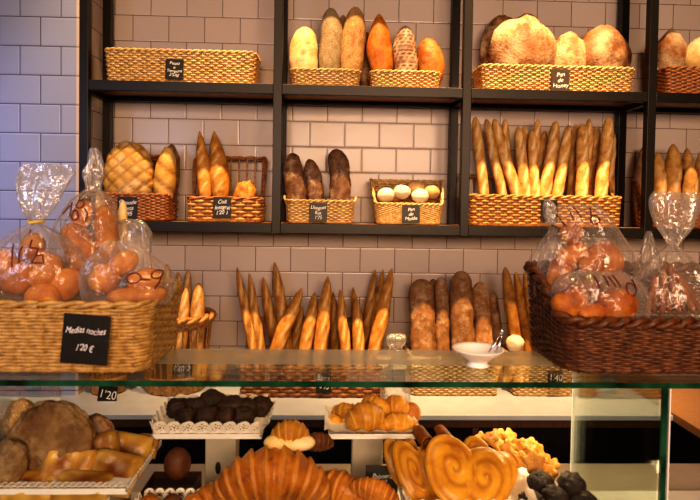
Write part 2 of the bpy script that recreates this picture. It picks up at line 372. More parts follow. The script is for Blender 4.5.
pane(g2, 'deck', XG1+.001, XG1+.8, Y0-.01, 1.385, DECK-.04, DECK-.001, M['deck'])
pane(g2, 'base_cabinet', XG1+.002, XG1+.8, Y0+.01, 1.37, 0, DECK-.041, M['brownwood'])
lg = thing('serving_ledge', 'beige serving worktop running behind the glass display case', 'worktop', (0, 1.5, 0))
pane(lg, 'worktop', -1.6, 2.0, 1.40, on(620, 463.5, EYE-.74).y, EYE-.77, EYE-.74, M['beige'])
pane(lg, 'front_support', -1.6, 2.0, 1.42, 1.45, 0, EYE-.771, M['darkwood'])
for x in (-1.5, 1.9):
    pane(lg, 'support_leg', x-.02, x+.02, 1.53, 1.57, 0, EYE-.771, M['darkwood'])

# ------------------------------------------------------------------ baskets
def rrect(a, bb, r, s):
    r = min(r, a*.98, bb*.98); L1 = 2*(a-r); L2 = 2*(bb-r); q = PI*r/2; P = 2*L1+2*L2+4*q
    u = (s % 1.0)*P + L1/2          # start at front centre going +X
    u %= P
    segs = [('l', L1, (-(a-r), -bb), (1,0), (0,-1)), ('c', q, (a-r, -(bb-r)), -PI/2), ('l', L2, (a, -(bb-r)), (0,1), (1,0)), ('c', q, (a-r, bb-r), 0),
            ('l', L1, (a-r, bb), (-1,0), (0,1)), ('c', q, (-(a-r), bb-r), PI/2), ('l', L2, (-a, bb-r), (0,-1), (-1,0)), ('c', q, (-(a-r), -(bb-r)), PI)]
    for sg in segs:
        if u <= sg[1] + 1e-9:
            if sg[0] == 'l': return sg[2][0]+sg[3][0]*u, sg[2][1]+sg[3][1]*u, sg[4][0], sg[4][1]
            w = sg[3] + u/r; return sg[2][0]+r*math.cos(w), sg[2][1]+r*math.sin(w), math.cos(w), math.sin(w)
        u -= sg[1]
    return 0, -bb, 0, -1
def basket(label, loc, w, d, hf, hb, mat, flare=.02, r=.03, spacing=.028, row=.011, weave=None, group=None, rotz=0, rim=.006, bulge=0, q0=-.5, q1=.7, rimmat=None, name='wicker_basket', rows=None):
    """w,d = rim outer size; hf/hb front/back rim heights; weave = height of the woven band at the back (None: woven to the rim)"""
    root = thing(name, label, 'basket', loc, group, (0,0,rotz))
    a, bb = w/2-flare-.006, d/2-flare-.006
    hm = max(hf, hb)
    P = 2*(w+d); N = max(12, int(P/spacing)//2*2); SPS = 4
    def HH(y): return hf + (hb-hf)*sstep(q0, q1, y/(bb+flare))
    def WW(y): return HH(y) if weave is None else min(HH(y), weave)
    def pos(s, z):
        t = z/hm; e = flare*t + bulge*math.sin(PI*min(1, t))
        return rrect(a+e, bb+e, r+e, s)
    def base_xy(s): return rrect(a, bb, r, s)
    if rows is None: rows = max(3, int((hf if weave is not None else (hf+hb)/2)/row))
    wv = MB(); n = N*SPS
    amp = row*.30
    for j in range(rows):
        pts = []
        for i in range(n):
            s = i/n; _, y, _, _ = base_xy(s); Wh = WW(y); z = .006 + (j+.5)/rows*(Wh-.012)
            x, y, nx, ny = pos(s, z); o = amp*math.cos(PI*i/SPS + PI*j)
            pts.append((x+nx*o, y+ny*o, z + .0006*math.sin(i*1.7+j)))
        Wm = hf if weave is not None else hm
        wv.tube(pts, row*.50 if hb == hf else (row*.5 if weave is not None else (hf+hb)/2/rows*.55), 5, True)
    wv.build('woven_side', mat, root)
    st = MB()
    for i in range(N):
        s = i/N; _, y, _, _ = base_xy(s); H = HH(y)
        pts = [(*pos(s, H*k/4)[:2], H*k/4) for k in range(5)]
        st.tube(pts, row*.30, 5)
    st.build('upright_rods', mat, root)
    rm = MB(); nn = N*4
    for ph in (0, PI):
        pts = []
        for i in range(nn):
            s = i/nn; _, y, _, _ = base_xy(s); H = HH(y); x, y, nx, ny = pos(s, H)
            w_ = 2*PI*i/nn*(N//3) + ph
            pts.append((x+nx*rim*.6*math.cos(w_), y+ny*rim*.6*math.cos(w_), H + rim*.6*math.sin(w_)))
        rm.tube(pts, rim*.72, 6, True)
    rm.build('rim', rimmat or mat, root)
    bs = MB(); pts = [rrect(a-.002, bb-.002, r, i/48)[:2] for i in range(48)]
    bs.add([(x, y, .004) for x, y in pts], [tuple(range(48))])
    bs.add([(x, y, .010) for x, y in pts], [tuple(range(48))])
    bs.tube([(x, y, .006) for x, y in pts], .006, 6, True)
    bs.build('base', mat, root)
    return root
def basket_px(label, x0, x1, yb, base, Yf, d, hf, hb, mat, **k):
    p0, p1 = at(x0, yb, Yf), at(x1, yb, Yf)
    return basket(label, ((p0.x+p1.x)/2, Yf+d/2, base), p1.x-p0.x, d, hf, hb, mat, **k)

# ------------------------------------------------------------------ writing, signs
def text_mesh(body, size, mat, parent, loc, rot=(PI/2,0,0), name='chalk_writing', width=None, seed=0):
    cu = bpy.data.curves.new('t', 'FONT'); cu.body = body; cu.size = size; cu.align_x = 'CENTER'; cu.align_y = 'CENTER'; cu.shear = .22; cu.space_line = .95; cu.offset = .0
    o = bpy.data.objects.new('t', cu); C.objects.link(o); bpy.context.view_layer.update()
    dg = bpy.context.evaluated_depsgraph_get(); me = bpy.data.meshes.new_from_object(o.evaluated_get(dg)); bpy.data.objects.remove(o)
    xs = [v.co.x for v in me.vertices]; k = 1.0
    if width and xs and max(xs)-min(xs) > width: k = width/(max(xs)-min(xs))
    for v in me.vertices:
        v.co.x *= k; v.co.y += size*.09*math.sin(v.co.x/size*2.3+seed); v.co.x += size*.05*math.sin(v.co.y/size*3.1+seed)
    me.materials.clear(); me.materials.append(mat); me.name = name
    t = bpy.data.objects.new(name, me); C.objects.link(t); t.parent = parent; t.location = loc; t.rotation_euler = rot
    return t
def sign(label, x0, x1, y0, y1, Y, text, tilt=0.0, group='black price signs', mat='chalkboard', lean=.06, tsize=None):
    p, q = at(x0, y1, Y), at(x1, y0, Y); w, h = q.x-p.x, q.z-p.z
    b = MB(); b.box(-w/2, w/2, -.0015, .0015, 0, h, .0008)
    o = b.build('price_sign', M[mat], None, False); o.location = ((p.x+q.x)/2, Y, p.z); o.rotation_euler = (-lean, tilt, 0)
    tag(o, label, 'sign', group)
    lines = text.split('\n'); sz = tsize or h*.86/(len(lines)+.25)
    text_mesh(text, sz, M['chalk'], o, (0, -.0021, h*.5 + sz*.28*(len(lines)-1)*.0), width=w*.86, seed=len(text))
    return o

# ------------------------------------------------------------------ bread shapes
def loaf_mesh(L, R, flat=.9, p=2.6, q=.55, nz=44, nt=20, cuts=(), na=.03, nf=9, seed=0, bend=0.0, tip=0.0, twist=0.0):
    """along +Z from 0..L, front = -Y.  cuts: (t, ang0, halflen, slope, width, depth)"""
    b = MB(); off = Vector((seed*3.7, seed*1.3, seed*2.1))
    def fn(i, j):
        t = j/(nz-1); t = .5-.5*math.cos(PI*t) if True else t
        e = abs(2*t-1); rr = R*max(0, 1-e**p)**q
        if tip and t > .5: rr *= 1 - tip*((t-.5)*2)**1.5
        th = 2*PI*i/nt; a = (th + PI) % (2*PI) - PI     # 0 = front
        z = t*L; sc = 0; dd = 0
        for (ct_, a0, hl, sl, wd, dp) in cuts:
            # segment centre (z=ct_*L, a=a0); direction along z with angular slope
            u = z - ct_*L; v = (a - a0)*R
            cs, sn = math.cos(sl), math.sin(sl)
            al = u*cs + v*sn; ac = -u*sn + v*cs
            m_ = sstep(hl, hl*.7, abs(al))
            if m_ > 0:
                g = math.exp(-(ac/wd)**2); sc = max(sc, g*m_); dd += -dp*g*m_ + dp*.9*math.exp(-((abs(ac)-wd*1.7)/wd)**2)*m_
        d = noise.noise(Vector((math.cos(th)*R, math.sin(th)*R, z))*nf*2 + off)
        d2 = noise.noise(Vector((math.cos(th)*R, math.sin(th)*R, z))*nf*7 + off)
        rr2 = rr*(1 + na*2*d + na*.8*d2) + dd*(rr/R)
        bx = bend*4*t*(1-t) + R*.25*noise.noise(Vector((0, 0, z*7)) + off)*t*(1-t)*4
        return (rr2*math.sin(th)+bx, -rr2*flat*math.cos(th), z, min(1, sc))
    b.grid(fn, nt, nz, True)
    return b
def orient(o, bot, top, roll=0.0):
    d = (top-bot).normalized(); zc = d; yc = Vector((0,1,0)); yc = (yc - zc*yc.dot(zc))
    if yc.length < .05: yc = Vector((0,0,1)) - zc*zc.z
    yc.normalize(); xc = yc.cross(zc)
    m = Matrix((xc, yc, zc)).transposed().to_4x4() @ Matrix.Rotation(roll, 4, 'Z')
    m.translation = bot; o.matrix_world = m
    return o
def loaf_between(name, label, cat, group, bot, top, R, mat, roll=0.0, **k):
    b = loaf_mesh((top-bot).length, R, **k); o = b.build(name, M[mat]); orient(o, bot, top, roll)
    return tag(o, label, cat, group)
def standing(name, label, cat, group, tx, ty, bx, by, Yt, Yb, wpx, base, mat, roll=0, **k):
    top, mid = at(tx, ty, Yt), at(bx, by, Yb)
    d = (mid-top); kk = (base+.014-top.z)/d.z; bot = top + d*kk
    R = wpx/2/F*(Yt+Yb)/2
    return loaf_between(name, label, cat, group, bot, top, R, mat, roll, **k)
def bag_cuts(n, L, R, rnd, w=.006, dp=.004):
    return [((i+.75)/(n+.5), rnd.uniform(-.35,.35), L/n*.62, rnd.choice((-1,1))*.0+.42, w, dp) for i in range(n)]
def blob(rx, ry, rz, na=.04, nf=6, seed=0, seg=36, ring=24, sq=1.0, score=None, bottom=-.75):
    b = MB(); off = Vector((seed*2.7, seed*1.9, seed*.7))
    def fn(i, j):
        th = 2*PI*i/seg; ph = PI*j/(ring-1)
        u = Vector((math.sin(ph)*math.sin(th), -math.sin(ph)*math.cos(th), -math.cos(ph)))
        k = 1 + na*2*noise.noise(u*nf*.35 + off) + na*.7*noise.noise(u*nf + off)
        sc = 0
        if score: sc, dd = score(u); k += dd
        z = max(u.z, bottom) if bottom > -1 else u.z
        return (rx*u.x*k, ry*u.y*k, rz*z*k, sc)
    b.grid(fn, seg, ring, True)
    return b
def line_score(lines, w=.07, dp=.05):
    """lines: planes (ax, az, c): |ax*x+az*z-c| < w on the front half"""
    def f(u):
        s = 0
        for ax, az, c in lines:
            s = max(s, math.exp(-((ax*u.x+az*u.z-c)/w)**2))
        s *= sstep(.2, -.25, u.y)
        return s, -dp*s
    return f
def boule(name, label, cat, group, x0, x1, y0, y1, Y, ry, mat, tilt=0.0, **k):
    p, q = at(x0, y1, Y), at(x1, y0, Y); c = (p+q)/2
    b = blob((q.x-p.x)/2, ry, (q.z-p.z)/2, bottom=-1.1, **k)
    o = b.build(name, M[mat]); o.location = c; o.rotation_euler = (0, tilt, 0)
    return tag(o, label, cat, group)

# ------------------------------------------------------------------ TOP SHELF
Yb1 = 2.55
basket_px('long shallow pale wicker tray basket, empty, on the top left shelf', 102, 256, 79, S1, Yb1, .20, .145, .145, M['wlight'], flare=.012, r=.02, spacing=.021, row=.0105, rim=.007)
sign('small black price sign on the empty long pale basket, top left shelf', 165, 183, 59, 79, Yb1-.004, 'Patata\no\nTempura\n2\'5/kg', .02)
basket_px('small pale wicker basket with tall loaves, left one on the top middle shelf', 289, 362, 82, S1, Yb1, .19, .078, .078, M['wlight'], flare=.014, r=.03, spacing=.020, row=.0088, rim=.006)
basket_px('small pale wicker basket with pointed loaves, right one on the top middle shelf', 370, 443, 84, S1, Yb1, .19, .078, .078, M['wlight'], flare=.014, r=.03, spacing=.020, row=.0088, rim=.006)
gT = 'loaves on the top middle shelf'
rn = random.Random(3)
standing('bread_loaf', 'short yellow floury oval loaf, leftmost on the top middle shelf', 'bread', gT, 305, 26, 305, 70, 2.66, 2.64, 29, S1, 'yellowflour', p=2.2, q=.5, na=.04, seed=1, cuts=[(.55,.1,.05,.4,.006,.003)], flat=.75)
standing('bread_loaf', 'tall grey seeded loaf, second from left on the top middle shelf', 'bread', gT, 331, 8, 330, 70, 2.66, 2.63, 23, S1, 'seedgrey', p=3, q=.55, na=.03, seed=2, flat=.85)
standing('bread_loaf', 'brown seeded loaf half hidden between two tall seeded loaves', 'bread', gT, 343, 15, 343, 70, 2.735, 2.73, 14, S1, 'seeded', p=3, na=.03, seed=3, flat=.6)
standing('bread_loaf', 'tall brown seeded loaf with a long split, top middle shelf', 'bread', gT, 356, 7, 351, 70, 2.66, 2.63, 24, S1, 'seeded', p=3, na=.03, seed=4, cuts=[(.58,.05,.10,.12,.005,.006)], flat=.85)
standing('bread_loaf', 'orange loaf with pointed tip and long split, top middle shelf', 'bread', gT, 379, 14, 381, 70, 2.66, 2.64, 26, S1, 'orange', p=2, q=.62, na=.015, seed=5, cuts=[(.55,.1,.11,.05,.004,.005)], flat=.8, tip=.25)
standing('bread_loaf', 'floury loaf with dark criss cross lines, top middle shelf', 'bread', gT, 405, 26, 405, 72, 2.66, 2.64, 24, S1, 'crosshatch', p=2.4, na=.03, seed=6, nt=32, nz=60, flat=.8,
         cuts=[(t, a, .16, s, .0032, .002) for s in (.55,-.55) for t, a in ((.45,-.6),(.45,.0),(.45,.6),(.75,0),(.75,.6),(.75,-.6))])
standing('bread_loaf', 'short orange crusted loaf, rightmost on the top middle shelf', 'bread', gT, 428, 38, 431, 74, 2.66, 2.64, 27, S1, 'orange', p=2.2, na=.03, seed=7, cuts=[(.6,-.3,.05,.5,.006,.004)], flat=.75)
standing('bread_loaf', 'dark loaf mostly hidden between the two small baskets, top middle shelf', 'bread', gT, 367, 32, 366, 66, 2.745, 2.74, 13, S1, 'bouledark', na=.03, seed=8, flat=.6)

basket_px('long pale wicker basket holding round floury loaves on the top right shelf', 481, 638, 91, S1, Yb1, .21, .115, .115, M['wlight'], flare=.014, r=.025, spacing=.021, row=.0098, rim=.007)
sign('small brownish price sign on the basket of round floury loaves', 551, 570, 69, 91, Yb1-.004, 'Pan\nde\nHoney', .0, mat='chalkbrown')
gB = 'round loaves in the long pale basket'
boule('round_loaf', 'brown round loaf behind the big floury one, leftmost in its basket', 'bread', gB, 479, 530, 17, 85, 2.72, .045, 'bouledark', na=.05, seed=1)
boule('round_loaf', 'biggest round loaf, floury with a dark brown patch, top right shelf', 'bread', gB, 488, 556, 17, 88, 2.635, .075, 'boule', na=.05, seed=2, score=lambda u: (.9*math.exp(-(((u.x-.1)/.34)**2+((u.z-.05)/.34)**2)) if u.y < 0 else 0, .02*noise.noise(u*5)))
boule('round_loaf', 'small white floury round loaf between two bigger ones, top right shelf', 'bread', gB, 550, 588, 33, 88, 2.645, .065, 'boule', na=.05, seed=5, score=lambda u: (math.exp(-(((u.x-.0)/.35)**2+((u.z-.6)/.3)**2)) if u.y < .2 else 0, 0))
boule('round_loaf', 'floury round loaf with orange rim, rightmost front one in its basket', 'bread', gB, 580, 627, 25, 88, 2.63, .07, 'boule', na=.05, seed=9, score=lambda u: (.8*sstep(.55,.9,math.hypot(u.x, u.z))*max(0,-u.y+.4), 0))
boule('round_loaf', 'brown round loaf behind the orange rimmed one, right end of basket', 'bread', gB, 600, 632, 35, 86, 2.73, .035, 'bouledark', na=.05, seed=11)

bk = basket_px('chestnut brown basket with tall woven back at right end of top shelf', 667, 765, 92, S1, 2.545, .22, .125, .255, M['wred'], flare=.012, r=.02, spacing=.026, row=.013, q0=-.2, q1=.8, rim=.008)
gE = 'round loaves in the brown basket, top shelf'
boule('round_loaf', 'pale brown round loaf just right of the post, top right corner', 'bread', gE, 655, 686, 31, 82, 2.66, .06, 'boule', na=.05, seed=14)
boule('round_loaf', 'round loaf cut by the right edge on the top shelf', 'bread', gE, 684, 720, 38, 84, 2.62, .06, 'yellowflour', na=.05, seed=15)

# ------------------------------------------------------------------ SECOND SHELF
Yb2 = 2.55
basket_px('red brown basket with tall back holding the big criss cross loaf', 96, 168, 219, S2, Yb2, .21, .115, .30, M['wred'], flare=.010, r=.015, spacing=.024, row=.013, rim=.008, q0=.0, q1=.85)
sign('black price sign on the basket of the criss cross loaf', 117, 137, 197, 219, Yb2-.004, 'Grande\nOleta\n1\'95')
def xscore(u):
    s = 0
    for k in range(-3, 4):
        for sg in (1, -1):
            s = max(s, math.exp(-((u.z*1.25 + sg*u.x*.75 + sg*.12 - k*.46)/.055)**2))
    s *= sstep(.5, -.1, u.y); return s*.8, -.05*s
boule('bread_loaf', 'big golden criss cross scored loaf on the second shelf left', 'bread', 'loaves in the red brown basket', 103, 155, 141, 214, 2.635, .075, 'golden', na=.02, seed=3, seg=72, ring=56, score=xscore)
boule('bread_loaf', 'slim golden oval loaf right beside the criss cross loaf', 'bread', 'loaves in the red brown basket', 154, 176, 146, 214, 2.63, .055, 'golden', tilt=.08, na=.03, seed=4, seg=40, ring=36, score=line_score([(.2,1,-.1),(.2,1,.4),(.2,1,-.5)], .08, .04))
boule('bread_loaf', 'brown loaf behind the slim golden oval loaf', 'bread', 'loaves in the red brown basket', 160, 180, 145, 205, 2.705, .03, 'bouledark', tilt=.05, na=.03, seed=5)

basket_px('open rod basket with dark rim and two pointed baguettes, second shelf', 184, 262, 220, S2, Yb2, .20, .105, .30, M['wbrown'], flare=.010, r=.015, spacing=.040, row=.016, weave=.105, rim=.008, q0=.2, q1=.85, rimmat=M['wred'])
sign('black price sign on the open rod basket with two pointed baguettes', 213, 231, 197, 218, Yb2-.004, 'Coll\nIntegral\n1\'20 1')
gP = 'pointed baguettes in the open rod basket'
for i, (tx, ty, bx, w, lb) in enumerate(((199.5,131,206,16,'left pointed brown baguette in the open rod basket'), (214,131,221,21,'right pointed brown baguette in the open rod basket'))):
    standing('pointed_baguette', lb, 'bread', gP, tx, ty, bx, 195, 2.68, 2.63, w, S2, 'baguette', p=1.5, q=.75, na=.02, seed=20+i, nz=60, cuts=[(t, .0, .03, .7, .005, .004) for t in (.35,.5,.65,.78)])
boule('bread_piece', 'small broken piece of golden bread at right in the open rod basket', 'bread', None, 234, 257, 181, 214, 2.63, .045, 'baguette', na=.12, seed=6, nf=9)

bh = basket_px('flat pale wicker basket with knobbed ends holding three dark loaves', 284, 355, 221, S2, Yb2, .18, .100, .100, M['wlight'], flare=.010, r=.03, spacing=.020, row=.0088, rim=.006)
for sx in (-1, 1):
    b = MB(); x = sx*.150
    b.tube([(x, -.05, .085), (x+sx*.012, -.035, .112), (x+sx*.014, 0, .120), (x+sx*.012, .035, .112), (x, .05, .085)], .006, 8); b.build('end_handle', M['wlight'], bh)
sign('black price sign on the flat basket with three dark loaves', 309, 327, 203, 222, Yb2-.004, 'Llonguet\nRus\n1\'75')
gH = 'dark rustic loaves in the flat pale basket'
standing('rustic_loaf', 'leftmost of three dark rustic loaves, beside the shelf post', 'bread', gH, 292, 153, 297, 204, 2.66, 2.63, 20, S2, 'ryerustic', p=4, na=.10, seed=30, flat=.7)
standing('rustic_loaf', 'shortest of the three dark rustic loaves, in the middle', 'bread', gH, 309, 159, 316, 204, 2.67, 2.64, 17, S2, 'ryerustic', p=3.5, na=.12, seed=31, flat=.7, bend=.008)
standing('rustic_loaf', 'tallest dark rustic loaf standing apart at right in flat basket', 'bread', gH, 336, 149, 340, 204, 2.67, 2.63, 21, S2, 'ryerustic', p=6, na=.09, seed=32, flat=.7)

basket_px('flared honey wicker basket of white buns with raised back', 371, 449, 222, S2, Yb2, .21, .092, .205, M['wlight'], flare=.030, r=.03, spacing=.020, row=.0086, rim=.006, q0=-.6, q1=.3)
sign('black price sign on the flared basket of white buns', 402, 420, 205, 223, Yb2-.006, 'Pan\nde\nMolde')
gBn = 'buns in the flared basket'
for i, (x0,x1,y0,Y,m,lb) in enumerate(((377,395,188,2.62,'bun','leftmost white bun in the flared basket'), (393,411,185,2.61,'bun','second white bun from left, beside the tan bun'),
        (407,426,181,2.68,'brownbun','tan bun at the back of the flared basket, highest one'), (411,429,189,2.60,'bun','white bun in front of the tan buns, middle right'),
        (423,440,185,2.65,'brownbun','rightmost tan bun in the flared basket'), (386,402,188,2.69,'brownbun','tan bun mostly hidden behind the left white buns'))):
    boule('bread_bun', lb, 'bun', gBn, x0, x1, y0, y0+14, Y, .036, m, na=.03, seed=40+i, seg=24, ring=16)

basket_px('wide brown basket crowded with floury baguettes, second shelf right', 468, 625, 226, S2, 2.545, .22, .135, .235, M['wbrown'], flare=.012, r=.02, spacing=.030, row=.0135, weave=.135, rim=.008, q0=-.3, q1=.6)
sign('black price sign on the wide baguette basket, half covered by bag tail', 541, 558, 200, 221, 2.540, 'Barra\nPan\n1\'10')
gJ = 'baguettes in the wide shelf basket'
J = [(475,117,484,11,0),(486,119,502,10,0),(494,119,517,12,0),(505,119,508,9,1),(518,127,526,11,0),(524,126,533,9,1),(538,119,530,9,1),(532,130,535,10,0),(545,131,537,9,1),
     (556,121,545,12,0),(569,125,557,11,0),(576,124,571,9,1),(583,124,581,13,0),(589,119,588,9,1),(597,126,592,9,1),(609,117,601,13,0),(612,130,610,9,1)]
nf = nb = 0; nF = sum(1 for j in J if not j[4])
for i, (tx,ty,bx,w,beh) in enumerate(J):
    if beh: nb += 1; lb = f'{ORD[nb-1]} from left in the back row of floury baguettes, wide shelf basket'
    else: nf += 1; lb = f'{ORD[nf-1]} from left in the front row of floury baguettes, wide shelf basket'
    standing('baguette', lb, 'baguette', gJ, tx, ty, bx, 196, 2.725 if beh else 2.65, 2.70 if beh else 2.60, w, S2, 'baguettepale', p=5, q=.5, na=.025, seed=60+i,
             cuts=[(t, rn.uniform(-.4,.4), .055, .3, .005, .003) for t in (.3,.5,.7,.88)])
basket_px('brown basket with tall woven back holding short baguettes, far right of second shelf', 653, 762, 226, S2, 2.545, .22, .125, .235, M['wred'], flare=.012, r=.02, spacing=.026, row=.013, q0=-.2, q1=.8, rim=.008)
gK = 'short baguettes at far right of the second shelf'
for i, (tx,ty,bx,w,Y,m,lb) in enumerate(((644,146,640,14,2.74,'rustic','dark short loaf left of the last shelf post'),(658,152,661,13,2.66,'baguettepale','first short baguette right of the last shelf post'),
        (673,144,672,17,2.68,'baguettepale','tallest short baguette right of the last shelf post'),(687,148,688,13,2.72,'baguettepale','short baguette behind, third from post at far right'),
        (690,165,692,15,2.62,'baguettepale','short baguette in front near the right edge, second shelf'),(702,150,703,15,2.68,'baguettepale','short baguette cut by the right edge, second shelf'))):
    standing('short_baguette', lb, 'baguette', gK, tx, ty, bx, 205, Y, Y-.03, w, S2, m, p=3, q=.6, na=.03, seed=90+i, cuts=[(.55, .2, .07, .25, .006, .004)])

# ------------------------------------------------------------------ BACK COUNTER
gL = 'round baskets on the back counter'
Rb = (at(212, 310, 2.6).x - at(139, 310, 2.6).x)/2
for i, (cx, Rb, cy_, lb) in enumerate(((109, .100, 2.56, 'round brown basket on the back counter behind the large honey basket'), (176, Rb, 2.62, 'round brown basket of baguettes with braided rim, back counter left'))):
    c = Vector((at(cx, 380, cy_).x, cy_, CT))
    k = basket(lb, c, Rb*2, Rb*2, .33, .33, M['wbrown'], flare=.035, r=Rb, spacing=.045, row=.016, weave=.075, rim=.016, group=gL)
    # second woven band under the rim
    b = MB()
    for j in range(4):
        z = .29 + j*.009; rr = Rb - .008 - (.33-z)*.1
        b.tube([((rr + .003*math.cos(PI*q/2+PI*j))*math.cos(2*PI*q/96), (rr + .003*math.cos(PI*q/2+PI*j))*math.sin(2*PI*q/96), z) for q in range(96)], .006, 5, True)
    b.build('woven_band', M['wbrown'], k)
sign('dark price sign on round basket under the glass edge, left', 97, 116, 386, 403, 2.43, "1'20", .1)
sign('dark price sign on the round baguette basket, seen through glass', 172, 192, 359, 375, 2.43, 'Pan 5', .05)
gL2 = 'baguettes in the round basket'
for i, (tx,ty,bx,w,Y,lb) in enumerate(((167,264,170,12,2.60,'baguette nearest the honey basket, leftmost in round basket'),(178,272,181,10,2.68,'second from left, dark topped baguette in round basket'),
        (188,269,186,10,2.72,'tallest dark topped baguette at back of round basket'),(186,288,181,11,2.56,'short pale baguette at the front of round basket'),(199,283,196,15,2.58,'thick pale baguette at the right of round basket'))):
    standing('baguette', lb, 'baguette', gL2, tx, ty, bx, 345, Y, Y-.02, w, CT+.005, 'baguettepale', p=3.5, q=.55, na=.03, seed=110+i, cuts=[(t, .1, .05, .35, .005, .004) for t in (.55,.72,.88)])

basket_px('dark framed low basket of slanted golden baguettes on the back counter', 239, 386, 391, CT, 2.475, .27, .13, .30, M['wred'], flare=.004, r=.012, spacing=.036, row=.016, weave=.13, rim=.006, q0=.2, q1=.8)
sign('dark price sign on the basket of slanted golden baguettes', 316, 331, 371, 393, 2.468, 'Barra\n0\'95')
gM = 'golden baguettes in the dark framed basket'
Ml = [(237,267,256,362,10,0),(249,273,262,362,10,0),(263,277,275,343,11,1),(274.5,262,283,319,12,1),(302,288,270,365,15,0),(302,306,292,362,10,1),(315,292,303,362,13,0),(328,276,319,362,14,0),
      (333,292,336,362,10,1),(340,289,346,362,11,0),(353,287,357,340,9,1),(356,297,359,362,12,0),(375,269,364,340,10,1),(383,269,375,325,9,1),(392,268,372,362,14,0)]
nf = nb = 0
for i, (tx,ty,bx,by,w,beh) in enumerate(Ml):
    if beh: nb += 1; lb = f'{ORD[nb-1]} from left in the back row of slanted golden baguettes'
    else: nf += 1; lb = f'{ORD[nf-1]} from left in the front row of slanted golden baguettes'
    standing('baguette', lb, 'baguette', gM, tx, ty, bx, by, 2.755 if beh else 2.67, 2.69 if beh else 2.57, w, CT, 'baguette', p=2.6, q=.7, na=.02, seed=130+i, nz=64, nt=22,
             cuts=[(t, .45-.0*t, .095, .22, .0045, .0045) for t in (.42,.66,.86)])
basket_px('pale wicker basket of flat rustic loaves on the back counter', 410, 500, 396, CT, 2.50, .24, .17, .17, M['wlight'], flare=.006, r=.02, spacing=.021, row=.0098, rim=.007)
gN = 'flat rustic loaves on the back counter'
for i, (tx,ty,bx,w,Y,lb) in enumerate(((421,279,424,26,2.62,'leftmost wide flat rustic loaf on the back counter'),(433,279,433,12,2.71,'narrow rustic loaf hidden behind the leftmost wide one'),(441,277,443,14,2.62,'slim flat rustic loaf between two wide ones'),
        (461,271,463,24,2.61,'tallest wide flat rustic loaf in the pale basket'),(480,282,483,19,2.64,'rounded rustic loaf right of the tallest one'),(493,292,497,11,2.70,'thin dark rustic loaf at the right end of the row'))):
    standing('rustic_loaf', lb, 'bread', gN, tx, ty, bx, 348, Y+.02, Y-.02, w, CT, 'rustic', p=7, q=.45, na=.07, seed=160+i, flat=.62)
basket_px('pale wicker basket with slim baguettes behind the dark chestnut basket', 513, 600, 396, CT, 2.50, .24, .17, .17, M['wlight'], flare=.006, r=.02, spacing=.021, row=.0098, rim=.007)
sign('dark price sign on the pale basket under the dark chestnut basket', 548, 563, 371, 384, 2.49, '1\'40')
gO = 'slim baguettes at the right of the back counter'
for i, (tx,ty,bx,w,Y,lb) in enumerate(((505,267,517,12,2.60,'leftmost slim baguette, crooked, beside the rustic loaves'),(516,272,527,9,2.66,'second slim baguette from left, right of the crooked one'),(525,272,534,9,2.70,'third slim baguette from left, near the dark basket'),
        (532,265,545,10,2.72,'tallest slim baguette near the plastic bags'))):
    standing('baguette', lb, 'baguette', gO, tx, ty, bx, 348, Y+.02, Y-.0, w, CT, 'baguette', p=4, q=.55, na=.035, seed=170+i)
boule('bread_roll', 'small pale roll at the left end of the slim baguette basket', 'bread', None, 506, 524, 335, 352, 2.555, .035, 'bun', na=.05, seed=70)

